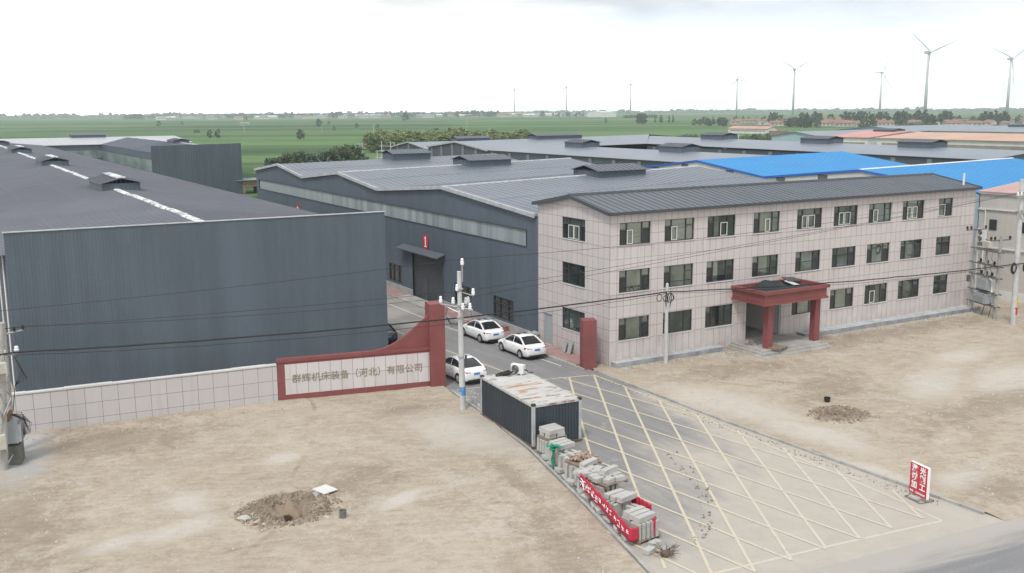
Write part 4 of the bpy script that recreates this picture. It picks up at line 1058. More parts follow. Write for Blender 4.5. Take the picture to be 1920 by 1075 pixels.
b.build('verge_trim', MT['trim'], rf)
h3 = thing('grey_hall', 'long grey hall whose low roof with two vents runs toward the blue roofs', 'factory', (71, 95, 0))
b = MB(); b.box(60.8, 61, 57, 126.6, -1, 9.1); b.box(82, 82.2, 57, 126.6, -1, 9.1); b.face([(61, 57, -1), (82, 57, -1), (82, 57, 9.1), (71.3, 57, 10.1), (61, 57, 9.1)]); b.build('wall', DW, h3)
b = MB(); ys = [124.5-6.9*k for k in range(10)]; pilasters(b, [(60.8, y) for y in ys], -1, [8.9]*10, (-1, 0)); b.build('pilaster', PW, h3)
b = MB(); roof_slope(b, (71.3, 57, 10.2), (71.3, 137, 10.2), (60.5, 57, 9.2), (60.5, 126.5, 9.2)); roof_slope(b, (71.3, 57, 10.2), (71.3, 137, 10.2), (82.3, 57, 9.2), (82.3, 126.5, 9.2)); rf = b.build('roof', FR, h3)
roof_vent(rf, 71.3, 108, 10.2, 6, 4, 'y', .1, hgt=1.0); roof_vent(rf, 71.3, 79, 10.2, 6, 4, 'y', .1, hgt=1.0)
h4 = thing('grey_hall', 'long grey hall with three roof vents before the salmon and peach roofs', 'factory', (113, 85, 0))
b = MB(); b.box(101.5, 101.7, 42.4, 126.6, -1, 9.1); b.face([(101.5, 42.4, -1), (124.5, 42.4, -1), (124.5, 42.4, 9.1), (113, 42.4, 10.12), (101.5, 42.4, 9.1)]); b.box(124.3, 124.5, 42.4, 126, -1, 9.1); b.build('wall', DW, h4)
b = MB(); ys = [124-7.1*k for k in range(12)]; pilasters(b, [(101.5, y) for y in ys], -1, [8.9]*12, (-1, 0)); b.build('pilaster', PW, h4)
b = MB(); roof_slope(b, (113, 42.2, 10.22), (113, 140.6, 10.85), (101.2, 42.2, 9.2), (101.2, 126.3, 9.58)); roof_slope(b, (113, 42.2, 10.22), (113, 140.6, 10.85), (124.8, 42.2, 9.2), (124.8, 126.3, 9.58)); rf = b.build('roof', FR, h4)
for y in (116, 86.5, 63.5): roof_vent(rf, 113, y, 10.22+.0064*(y-42), 7, 4.2, 'y', .09, hgt=1.0)

# coloured sheds farther out
def shed(label, x0, x1, y0, y1, ze, zr, axis, wall, roof, strip=None, vent=None):
    t = thing('industrial_shed', label, 'shed', ((x0+x1)/2, (y0+y1)/2, -1)); ym, xm = (y0+y1)/2, (x0+x1)/2
    b = MB(); b.box(x0, x1, y0, y1, -1, ze)
    if axis == 'x': b.hexa([(x0, y0, ze), (x1, y0, ze), (x1, y1, ze), (x0, y1, ze)], [(x0, ym-.1, zr-.05), (x1, ym-.1, zr-.05), (x1, ym+.1, zr-.05), (x0, ym+.1, zr-.05)])
    else: b.hexa([(x0, y0, ze), (x1, y0, ze), (x1, y1, ze), (x0, y1, ze)], [(xm-.1, y0, zr-.05), (xm+.1, y0, zr-.05), (xm+.1, y1, zr-.05), (xm-.1, y1, zr-.05)])
    b.build('wall', wall, t)
    b = MB(); o = .5
    if axis == 'x':
        for ye in (y0-o, y1+o): roof_slope(b, (x0-o, ym, zr+.05), (x1+o, ym, zr+.05), (x0-o, ye, ze), (x1+o, ye, ze), .2)
    else:
        for xe in (x0-o, x1+o): roof_slope(b, (xm, y0-o, zr+.05), (xm, y1+o, zr+.05), (xe, y0-o, ze), (xe, y1+o, ze), .2)
    rf = b.build('roof', roof, t)
    if strip:
        b = MB(); ya, yb, za, zb = strip; b.box(x0-.06, x0-.01, ya, yb, za, zb); b.build('window_strip', basic('tan_strip', (.27, .24, .20), .6, .2, .3), t)
    if vent: roof_vent(rf, *vent)
    return t
shed('pale blue gabled shed left of the salmon roof', 240, 300, 204.5, 228.5, 7, 8.6, 'x', MT['paleblue'], MT['roof_far'], (206, 222, 2.5, 4.6))
shed('white shed with a salmon pink roof and a dark ridge vent', 243, 284, 185.5, 204, 7, 8.7, 'y', MT['white_wall'], MT['salmon'], (187, 202, 3.4, 5.2), (263.5, 194, 8.7, 9, 6, 'y', .08))
shed('long white shed with a peach coloured roof at the right edge', 242, 284, 95, 181, 7, 8.5, 'y', MT['white_wall'], MT['peach'], (97, 179, 3.6, 5.4), (263, 131, 8.5, 8, 5, 'y', .08))
shed('big grey roofed shed behind the salmon roof', 312, 372, 222, 262, 7.5, 9.2, 'x', MT['paleblue'], MT['roof_far'])
shed('far grey roofed shed with a ridge vent behind the peach roof', 322, 366, 140, 233, 7.5, 9.3, 'y', MT['white_wall'], MT['roof_far'], None, (344, 193, 9.3, 12, 7, 'y', .08))
shed('low white farm shed with a pink red roof beyond the hedge', 482, 492, 478, 518, 2.6, 4.2, 'y', MT['white_wall'], MT['salmon'], (480, 516, .6, 1.4))
shed('large pale hall standing alone in the far field', 1340, 1385, 1895, 1950, 10, 13, 'x', MT['white_wall'], MT['white_wall'])
shed('long low greenhouse like pale shed on the far left horizon', 150, 190, 3900, 4230, 8, 10, 'y', MT['white_wall'], MT['white_wall'])
b = MB(); b.box(476, 480, 455, 470, -1, 1.6); o = b.build('red_shed', MT['hroof'], loc=(478, 462, -1)); tag(o, 'low dull red shed at the right end of the pink roofed farm shed', 'shed')

# brick hut between the halls
bh = thing('brick_hut', 'half ruined red brick hut with a flat sheet roof beside the ribbed far hall', 'hut', (24, 174, -1))
b = MB(); facade(b, 'y', 172.0, 19.0, 27.0, -1, 2.0, [(20, 22.4, -1, .6), (23.5, 26.2, -1, .6)], .3, 1); b.box(18.9, 19.0, 172, 178, -1, 2); b.box(27, 27.1, 172, 178, -1, 2); b.build('wall', basic('old_brick', (.26, .17, .13), .9, .35, 1.5), bh)
b = MB(); b.box(18.4, 27.6, 171.5, 178.4, 2.0, 2.15); b.build('roof', MT['conc_grey'], bh)
b = MB(); b.box(28.0, 31, 170.5, 174, -1, 1.3); o = b.build('storage_box', MT['paleblue'], loc=(29.5, 172, -1)); tag(o, 'pale grey storage box at the end of the brick hut', 'box')

# ---------------------------------------------------------------- boundary wall, sign wall, gate pillars
def wall_rot(p, q): return math.atan2(q[1]-p[1], q[0]-p[0]), math.hypot(q[0]-p[0], q[1]-p[1])
a, Ln = wall_rot((-36.5, 5.13), (-21.55, 3.78))
bw = thing('boundary_wall', 'pale tiled boundary wall with white coping in front of the left hall', 'wall', (-36.5, 5.13, 0), a)
b = MB(); b.box(0, Ln-.02, 0, .26, -.2, 2.28); b.build('wall', tile_mat('wall_tile', 0, .1, .86, .5, .86, .3, col=(.52, .50, .51), local=True), bw, local=True)
b = MB()
x = 0
while x < Ln-.1:
    l = min(R.uniform(1.2, 2.6), Ln-.03-x); b.box(x+.01, x+l, -.04, .30, 2.282, 2.35+R.uniform(-.01, .025)); x += l
b.build('coping', MT['white_wall'], bw, local=True)
b = MB(); b.box(0, .4, -.06, .30, 1.6, 2.29); b.build('broken_corner', MT['paleblue'], bw, local=True)
a, Ln = wall_rot((-21.55, 3.76), (-12.37, 1.94))
sw = thing('sign_wall', 'brick red company sign wall with pale tiled panel and swept up pillar', 'sign wall', (-21.55, 3.76, 0), a)
b = MB(); T = .42
px0, px1, pz0, pz1 = .42, Ln-.02, .42, 2.30
b.box(0, Ln, .05, T, -.2, 2.62); b.box(0, Ln, 0, .05, -.2, pz0); b.box(0, px0, 0, .05, pz0, 2.6); b.box(px0, Ln, 0, .05, pz1, 2.6)
b.box(-.03, Ln, -.05, .0, 2.44, 2.645)
# swept curve rising to the pillar
cv = []
for k in range(15):
    t = k/14; cv.append((5.6+(Ln-5.6)*t, 2.62+2.0*(1-math.cos(t*math.pi/2))**1.05))
for (xa, za), (xb, zb) in zip(cv, cv[1:]):
    b.hexa([(xa, .14, 2.6), (xb, .14, 2.6), (xb, T-.02, 2.6), (xa, T-.02, 2.6)], [(xa, .14, za), (xb, .14, zb), (xb, T-.02, zb), (xa, T-.02, za)])
b.build('wall', MT['red_local'], sw, local=True)
b = MB(); b.box(Ln+.001, Ln+.98, -.2, .95, -.2, 5.36); b.build('pillar', MT['red_local'], sw, local=True, bevel=.015)
b = MB(); b.box(px0+.002, px1, .012, .048, pz0+.002, pz1-.002); pn = b.build('panel', tile_mat('sign_tile', 0, px0+.69, .68, 1.36, 2.0, None, col=(.60, .57, .575), local=True), sw, local=True)
me = text_mesh('群辉机床装备（河北）有限公司', .60, .012)
me.materials.append(MT['letter'])
xs = [v.co.x for v in me.vertices]; zs = [v.co.y for v in me.vertices]; x0, x1 = min(xs), max(xs); sc = 8.0/(x1-x0)
for v in me.vertices: v.co = ((v.co.x-x0)*sc, v.co.y*min(1.15, sc), v.co.z)
o = bpy.data.objects.new('lettering', me); COL.objects.link(o); o.parent = pn
o.matrix_local = Matrix.Translation((px0+.42, .004, 1.16)) @ Matrix.Rotation(rad(90), 4, 'X')
gp = thing('gate_pillar', 'free standing brick red gate pillar before the tiled office corner', 'pillar', (-1.16, .75, 0), rad(-20))
b = MB(); b.box(-.47, .47, -.45, .45, -.1, 3.36); b.build('shaft', MT['red_local'], gp, local=True, bevel=.015)

# ---------------------------------------------------------------- poles
def insulator(mb, p, h=.3, r=.07):
    x, y, z = p; mb.lathe([(r*.5, 0), (r*.55, h*.12), (r*1.25, h*.2), (r*1.25, h*.32), (r*.9, h*.36), (r*1.3, h*.44), (r*1.3, h*.58), (r*.8, h*.66), (r*1.0, h*.75), (r*.9, h), (r*.3, h*1.05)], (x, y, z), 10)
up = thing('utility_pole', 'whitish concrete pole hung with white insulators, standing by the kerb beside the sign wall', 'utility pole', (-12.95, -3.5, 0))
b = MB(); b.tube([(-12.9, -3.5, -.2), (-13.0, -3.5, 8.2)], .19, 12, .12); b.build('shaft', MT['conc_pale'], up)
b = MB(); b.tube([(-12.905, -3.5, .95), (-12.91, -3.5, 1.45)], .188, 12, cap=False)
b.build('blue_band', basic('blue_band', (.10, .28, .55), .5, .3, 8), up)
ux, uy = -13.0, -3.5
b = MB(); b.tube([(ux+.16, uy-.05, 7.6), (ux+.18, uy-.05, 8.55)], .05, 6)
b.tube([(ux, uy, 7.05), (ux+.75, uy-.25, 6.75)], .04, 6); b.tube([(ux-.75, uy+.9, 6.25), (ux+.45, uy-.75, 6.05)], .045, 6); b.tube([(ux-.5, uy-.55, 6.1), (ux+.72, uy+.35, 6.15)], .045, 6)
b.tube([(ux-.7, uy+.85, 6.22), (ux, uy, 5.8)], .025, 5); b.tube([(ux+.2, uy-.2, 5.4), (ux+.7, uy-.3, 5.45)], .03, 5)
for z in (7.15, 6.2, 5.5, 3.2): b.tube([(ux+.02, uy, z), (ux+.02, uy, z+.07)], .2, 10)
b.build('crossarm', MT['steel'], up)
for p in ((ux+.18, uy-.05, 8.5), (ux-.17, uy-.05, 7.05), (ux+.75, uy-.25, 6.75), (ux-.75, uy+.9, 6.27), (ux-.25, uy+.3, 6.25), (ux+.05, uy-.3, 5.98), (ux+.35, uy-.6, 6.0), (ux+.5, uy+.2, 6.18), (ux+.74, uy+.36, 6.18)):
    b = MB(); insulator(b, p, .42, .085); b.build('insulator', MT['porcelain'], up, smooth=True)
b = MB()
for k in range(3):
    b.tube([(ux-.55+.1*k, uy+.6, 6.2), (ux-.65, uy+.5, 5.6), (ux-.4, uy+.3, 5.2-.1*k), (ux+.1, uy-.1, 5.15), (ux+.6, uy-.4, 5.4), (ux+.7, uy+.1, 6.1)], .014, 4)
b.build('jumper_cable', MT['cable'], up)
b = MB(); b.tube([(ux+.28, uy-.1, 2.7), (ux+.3, uy-.1, 3.3)], .07, 6); b.build('cable_clamp', MT['dark'], up)

tp = thing('utility_pole', 'slim white concrete pole with coiled cable before the ground floor office windows', 'utility pole', (3.88, -1.19, 0))
b = MB(); b.tube([(3.88, -1.25, -.2), (3.88, -1.25, 5.5)], .15, 12, .105); b.lathe([(.1, 0), (.09, .08), (.03, .14)], (3.88, -1.25, 5.5), 10); b.build('shaft', MT['conc_pale'], tp)
b = MB()
for cx, r in ((3.1, .24), (3.62, .2), (4.15, .22), (4.02, .3)):
    pts = [(cx+r*.9*math.cos(2*math.pi*k/18), -1.42, 4.72+r*math.sin(2*math.pi*k/18)+(0 if cx < 3.5 else -.1)) for k in range(19)]; b.tube(pts, .028, 5, cap=False)
b.tube([(3.7, -1.4, 5.0), (3.62, -1.4, 4.5), (3.72, -1.4, 4.1)], .03, 5); b.tube([(4.08, -1.4, 5.1), (4.14, -1.4, 4.5), (4.02, -1.4, 4.0)], .03, 5)
b.build('cable_coil', MT['cable'], tp)
b = MB()
for z in (4.9, 4.4): b.tube([(3.88, -1.25, z), (3.88, -1.25, z+.06)], .16, 10)
b.build('clamp_band', MT['steel'], tp)

rp = thing('utility_pole', 'tall pale steel pole with a yellow and a red band at the right edge', 'utility pole', (35.2, -6, 0))
b = MB(); b.tube([(35.25, -6, -.2), (34.95, -6, 11.6)], .24, 14, .17); b.build('shaft', MT['conc_pale'], rp)
b = MB(); b.tube([(35.235, -6, 1.65), (35.22, -6, 2.25)], .245, 14, cap=False); b.build('yellow_band', basic('yellow_band', (.6, .5, .03), .5, .2, 6), rp)
b = MB(); b.tube([(35.25, -6, .85), (35.235, -6, 1.45)], .248, 14, cap=False); b.build('red_band', MT['signred'], rp)
b = MB(); b.box(34.0, 36.4, -6.3, -6.2, 10.2, 10.32); b.box(34.1, 36.3, -6.3, -6.2, 9.1, 9.2); b.tube([(34.3, -6.25, 9.15), (35.0, -6.2, 8.5)], .03, 5); b.build('crossarm', MT['steel'], rp)
for x in (34.15, 34.6, 35.5, 36.2):
    b = MB(); insulator(b, (x, -6.25, 10.32), .32, .075); b.build('insulator', MT['porcelain'], rp, smooth=True)
for cx in (34.2, 35.75):
    b = MB()
    for q in range(3):
        r = .42-.05*q; pts = [(cx+r*.75*math.cos(2*math.pi*k/18), -6.35-.03*q, 4.7+r*math.sin(2*math.pi*k/18)) for k in range(19)]; b.tube(pts, .05, 5, cap=False)
    b.build('cable_coil', MT['cable'], rp)
wp = thing('utility_pole', 'thin white pole just behind the tall pole at the right edge', 'utility pole', (36.6, -6.8, 0))
b = MB(); b.tube([(36.6, -6.8, -.1), (36.5, -6.8, 5.4)], .11, 10, .09); b.build('shaft', MT['conc_pale'], wp); b = MB(); b.tube([(36.58, -6.8, 1.2), (36.56, -6.8, 1.7)], .112, 10, cap=False); b.build('red_band', MT['signred'], wp)

# right two-pole transformer stand
ts = thing('transformer_stand', 'two pole transformer stand with grey boxes in the corner between offices and beige building', 'transformer', (36.4, -2.5, 0))
A_, B_ = Vector((36.95, -1.0, 0)), Vector((35.8, -4.0, 0))
for p in (A_, B_):
    b = MB(); b.tube([p+Vector((0, 0, -.2)), p+Vector((.05, 0, 6.9))], .17, 10, .12); b.build('pole', MT['conc'], ts)
D = (B_-A_).normalized()
def bar(mb, z, ext=.35, r=.05, off=0):
    n = Vector((-D.y, D.x, 0))*off; mb.tube([A_-D*ext+n+Vector((0, 0, z)), B_+D*ext+n+Vector((0, 0, z))], r, 4)
b = MB()
for z in (5.55, 4.35, 3.4, 2.1, 1.05): bar(b, z, .35, .06, -.18); bar(b, z, .35, .06, .18)
for p, z in ((A_, 7.05), (B_, 6.55)): b.tube([p+Vector((-1.05, .2, z)), p+Vector((1.05, -.2, z))], .05, 4)
b.build('crossarm', MT['steel_dark'], ts)
mid = (A_+B_)/2; rz = math.atan2(D.y, D.x)
b = MB(); b.obox(mid+Vector((0, 0, 2.75)), (1.3, .6, .95), rz); b.build('switch_box', MT['grey_box'], ts, bevel=.02)
b = MB(); b.obox(mid+Vector((0, 0, 1.55)), (1.6, .8, .8), rz)
for k in range(9): b.obox(mid+D*(-.7+.175*k)+Vector((D.y, -D.x, 0))*.47+Vector((0, 0, 1.5)), (.04, .14, .6), rz)
b.build('transformer_tank', MT['grey_box'], ts)
b = MB(); b.tube([mid+D*.55+Vector((0, 0, 3.2)), mid+D*.9+Vector((0, 0, 3.15)), mid+D*1.0+Vector((0, 0, 2.2)), mid+D*.8+Vector((0, 0, 1.9))], .08, 8); b.tube([A_+Vector((-.05, -.25, 5.2)), A_+Vector((-.05, -.28, 2.5)), A_+Vector((.0, -.28, .4))], .05, 6); b.build('white_pipe', MT['white'], ts)
b = MB(); b.obox(mid+Vector((0, 0, 6.0)), (.9, .35, .5), rz); b.build('meter_cabinet', MT['cream_box'], ts)
b = MB(); b.tube([mid+Vector((0, 0, 3.25)), mid+Vector((0, 0, 5.8))], .1, 8); b.build('middle_post', MT['conc'], ts)
b = MB(); b.obox(A_-D*.3+Vector((-.3, 0, 2.9)), (.3, .2, .55), rz); b.build('meter_box', MT['steel_dark'], ts)
for p, z in ((A_, 7.1), (B_, 6.6)):
    for s in (-.95, -.55, .95):
        b = MB(); insulator(b, p+Vector((s, -.2*s, z)), .26, .08); b.build('insulator', MT['cable'], ts)
for k, (s, z) in enumerate(((-.9, 4.4), (0, 4.4), (.9, 4.4), (-.7, 3.45), (.0, 3.45), (.7, 3.45))):
    b = MB(); insulator(b, mid+D*s+Vector((.18, 0, z)), .3, .09); b.build('insulator', MT['cable'], ts)
b = MB()
for s in (-.8, 0, .8):
    p = mid+D*s; b.tube([p+Vector((0, 0, 4.6)), p+Vector((-.25, 0, 4.1)), p+Vector((.1, 0, 3.7)), p+D*(-s*.5)+Vector((0, 0, 3.2))], .02, 4); b.tube([p+Vector((0, 0, 5.6)), p+Vector((-.3, -.1, 5.0)), p+Vector((0, 0, 4.7))], .018, 4)
for s in (-.5, .4): b.tube([mid+D*s+Vector((0, 0, 2)), mid+D*(s+.6)+Vector((.1, 0, 1)), mid+D*(s+.4)+Vector((0, 0, 0.1))], .03, 4)
b.build('jumper_cable', MT['cable'], ts)

# left two-pole transformer stand, cut by the frame edge
tl = thing('transformer_stand', 'weathered two pole transformer stand with finned tank and cream boxes at the left edge', 'transformer', (-36.6, 0, 0))
A_, B_ = Vector((-36.62, -.55, 0)), Vector((-36.05, 1.9, 0)); D = (B_-A_).normalized(); mid = (A_+B_)/2; rz = math.atan2(D.y, D.x)
b = MB(); b.tube([A_+Vector((0, 0, -.2)), A_+Vector((.5, 0, 7.3))], .19, 10, .13); b.build('pole', MT['conc'], tl)
b = MB(); b.tube([B_+Vector((0, 0, -.2)), B_+Vector((.1, 0, 6.9))], .19, 10, .13); b.build('pole', MT['conc'], tl)
At = A_+Vector((.42, 0, 0))
b = MB()
b.tube([At+Vector((-1.6, -.1, 6.55)), At+Vector((1.0, .1, 6.85))], .045, 4); b.tube([At+Vector((-1.5, .1, 5.75)), At+Vector((.75, -.1, 5.75))], .045, 4)
for z in (2.9, 2.75, 1.0, 3.9): b.tube([A_-D*.3+Vector((.15, 0, z)), B_+D*.3+Vector((.1, 0, z))], .05, 4)
for z0_, z1_ in ((3.0, 4.3), (3.9, 5.2), (4.4, 3.2)): b.tube([A_+Vector((.05, -.15, z0_)), B_+Vector((.1, -.1, z1_))], .035, 4)
b.tube([A_+Vector((-.2, -.3, 2.0)), A_+Vector((.6, -.1, 3.6))], .04, 4); b.tube([A_+Vector((.05, -.1, .15)), A_+Vector((.55, .5, .7))], .04, 4)
b.build('crossarm', MT['steel'], tl)
for p in (At+Vector((.6, 0, 6.85)), At+Vector((.98, 0, 6.9)), At+Vector((-.9, 0, 6.65))):
    b = MB(); insulator(b, p, .2, .06); b.build('insulator', MT['cable'], tl)
for p in (At+Vector((.05, 0, 5.78)), At+Vector((.62, -.05, 5.78)), At+Vector((-.7, 0, 5.78)), B_+Vector((.0, 0, 6.3))):
    b = MB(); insulator(b, p, .34, .095); b.build('insulator', MT['porcelain'], tl, smooth=True)
b = MB(); b.obox(A_+Vector((.12, -.35, 5.2)), (.8, .45, .5), .1); b.build('fuse_box', MT['cream_box'], tl, bevel=.02)
b = MB(); b.obox(mid+Vector((.25, -.3, 1.75)), (1.25, .75, 1.1), rz)
for k in range(8): b.obox(mid+Vector((.25, -.3, 1.7))+D*(-.58+.16*k)+Vector((-D.y, D.x, 0))*.45, (.035, .16, .9), rz); b.obox(mid+Vector((.25, -.3, 1.7))-Vector((-D.y, D.x, 0))*.45+D*(-.58+.16*k), (.035, .16, .9), rz)
b.build('transformer_tank', MT['grey_box'], tl)
b = MB(); b.obox(mid+Vector((.3, -.3, .55)), (1.1, .7, 1.0), rz); b.build('brick_base', basic('mossy_base', (.15, .15, .13), .9, .3, 2), tl)
b = MB(); b.obox(A_+Vector((-.12, -.3, 1.55)), (.62, .35, .72), .1); b.build('meter_cabinet', MT['cream_box'], tl, bevel=.02)
b = MB()
for k in range(6): b.lathe([(.05, 0), (.1, .08), (.06, .14), (.1, .2), (.05, .3)], mid+Vector((.2, -.3, 2.32))+D*(-.5+.2*k), 8)
b.build('bushing', basic('rusty_brown', (.22, .09, .045), .7, .3, 5), tl)
b = MB()
for k in range(5): b.tube([At+Vector((.5, 0, 5.6)), At+Vector((.75+.05*k, -.1, 4.9-.1*k)), At+Vector((.4, -.1, 4.2)), mid+Vector((.4, -.4, 2.7))], .02, 4)
for k in range(6): b.tube([mid+Vector((.3, -.3, 2.5)), mid+Vector((.75+.08*k, -.5, 2.6-.12*k)), mid+Vector((.9+.03*k, -.5, 1.9-.08*k)), mid+Vector((.6, -.4, 1.4))], .018, 4)
b.build('jumper_cable', MT['cable'], tl)

# ---------------------------------------------------------------- overhead wires
def wire(label, pts, r, sag=None, mat='cable', wob=0, name='overhead_wire'):
    b = MB(); path = []
    for (p, q) in zip(pts, pts[1:]):
        p, q = Vector(p), Vector(q); L_ = (q-p).length; n = max(8, int(L_/1.2))
        for k in range(n+(1 if q == Vector(pts[-1]) else 0)):
            t = k/n; c = p*(1-t)+q*t; c.z -= 4*(sag if sag is not None else .008*L_)*t*(1-t)
            if wob: c.z += wob*mnoise.noise((c.x*.5, 0, 2)); 
            path.append(c)
    b.tube(path, r, 5); return tag(b.build(name, MT[mat], loc=pts[0]), label, 'cable', 'overhead cables')
wire('uppermost thin wire from the left edge to the insulator on top of the concrete pole', [(-60, 1, 7.9), (-36.2, -.8, 7.95), (-12.82, -3.55, 8.9)], .012, .12)
wire('second thin wire crossing the left hall front', [(-60, .6, 6.9), (-35.6, -.55, 7.02), (-12.25, -3.75, 7.1)], .012, .12)
wire('third thin wire, lowest of the thin set crossing the left hall front', [(-60, .5, 6.7), (-35.25, -.5, 7.05), (-13.75, -2.6, 6.6)], .012, .25)
wire('thin wire from the concrete pole top across the office to the right pole', [(-12.82, -3.55, 8.9), (34.2, -6.25, 10.62), (60, -7.6, 10.2)], .012, .55)
wire('thin wire under the topmost one across the upper office windows', [(-12.25, -3.75, 7.1), (34.65, -6.25, 10.6), (60, -7.4, 9.9)], .012, .2)
wire('third thin wire crossing the second floor office windows', [(-12.5, -3.3, 6.6), (35.5, -6.25, 10.6), (60, -7.2, 10.1)], .012, .1)
wire('heavy black cable bundle from the left edge to the slim white pole', [(-60, .8, 6.1), (-35.7, -.7, 5.85), (3.8, -1.35, 5.05)], .045, .42, wob=.05, name='cable_bundle')
wire('heavy black cable bundle from the slim white pole past the canopy', [(3.9, -1.38, 5.05), (35.0, -6.28, 5.0), (60, -8.5, 5.2)], .04, .3, wob=.05, name='cable_bundle')
wire('slack thin cable just under the heavy bundle', [(-35.7, -.7, 5.7), (3.8, -1.4, 4.95)], .015, .62, wob=.06)
wire('thin lashed cable beneath the bundle on the right span', [(3.9, -1.42, 4.95), (35.0, -6.3, 4.9)], .014, .38, wob=.04)

# ---------------------------------------------------------------- site container
CW, CLn, CH = 2.86, 6.5, 2.3
ct = thing('site_container', 'dark blue site container with white corner posts and a rust streaked pale roof', 'container', (-12.98, -11.42, 0), rad(-4.3))
b = MB(); b.box(.05, CW-.05, .05, CLn-.05, .16, CH-.06)
for i in range(34):
    y = .12+(CLn-.24)*i/33; b.box(.025, .049, y-.035, y+.035, .2, CH-.1); b.box(CW-.049, CW-.025, y-.035, y+.035, .2, CH-.1)
for i in range(15):
    x = .16+(CW-.32)*i/14; b.box(x-.035, x+.035, .025, .049, .2, CH-.1); b.box(x-.035, x+.035, CLn-.049, CLn-.025, .2, CH-.1)
b.build('panel_wall', MT['container'], ct, local=True)
for x, y in ((0, 0), (CW-.15, 0), (0, CLn-.15), (CW-.15, CLn-.15)):
    b = MB(); b.box(x, x+.15, y, y+.15, .1, CH-.02); p = b.build('corner_post', MT['trim'], ct, local=True)
    b = MB(); b.box(x-.02, x+.17, y-.02, y+.17, CH-.018, CH+.1); b.build('corner_casting', basic('rusty_dark', (.06, .045, .04), .8, .4, 6), p, local=True)
b = MB(); b.box(-.02, CW+.02, -.02, .12, .0, .15); b.box(-.02, CW+.02, CLn-.12, CLn+.02, 0, .15); b.box(-.02, .12, .121, CLn-.121, 0, .15); b.box(CW-.12, CW+.02, .121, CLn-.121, 0, .15); b.build('base_frame', basic('rusty_frame', (.15, .10, .075), .8, .4, 3), ct, local=True)
b = MB(); n = 140; rows = []
for i in range(n+1):
    y = .06+(CLn-.12)*i/n; ph = (y/.3) % 1; z = CH+.0+(.045 if .28 < ph < .72 else 0.)
    rows.append([(.06, y, z), (CW-.06, y, z)])
for r0, r1 in zip(rows, rows[1:]): b.face([r0[0], r0[1], r1[1], r1[0]])
b.box(-.01, .08, .16, CLn-.16, CH-.09, CH+.03); b.box(CW-.08, CW+.01, .16, CLn-.16, CH-.09, CH+.03); b.box(.16, CW-.16, -.01, .08, CH-.09, CH+.03); b.box(.16, CW-.16, CLn-.08, CLn+.01, CH-.09, CH+.03)
b.build('roof', MT['rustroof'], ct, local=True)
aircon('air_conditioner', 'small white single fan air conditioner sitting on the container roof', (-10.45, -5.7, CH+.05), rad(-62), 1.0, 1)
b = MB(); rr = random.Random(3)
for k in range(5):
    r = .16+.05*rr.random(); cx, cy = -11.5+.11*k, -5.45-.05*k; b.tube([(cx+r*math.cos(2*math.pi*i/14)*1.5, cy+r*math.sin(2*math.pi*i/14), CH+.08+.035*k+.05*math.sin(i*1.3+k)) for i in range(15)], .035, 5, cap=False)
b.obox((-11.15, -5.55, CH+.15), (.4, .3, .16), .3, .1); o = b.build('cable_heap', MT['cable'], loc=(-11.4, -5.5, CH)); tag(o, 'tangle of dark cables lying on the far end of the container roof', 'cables')

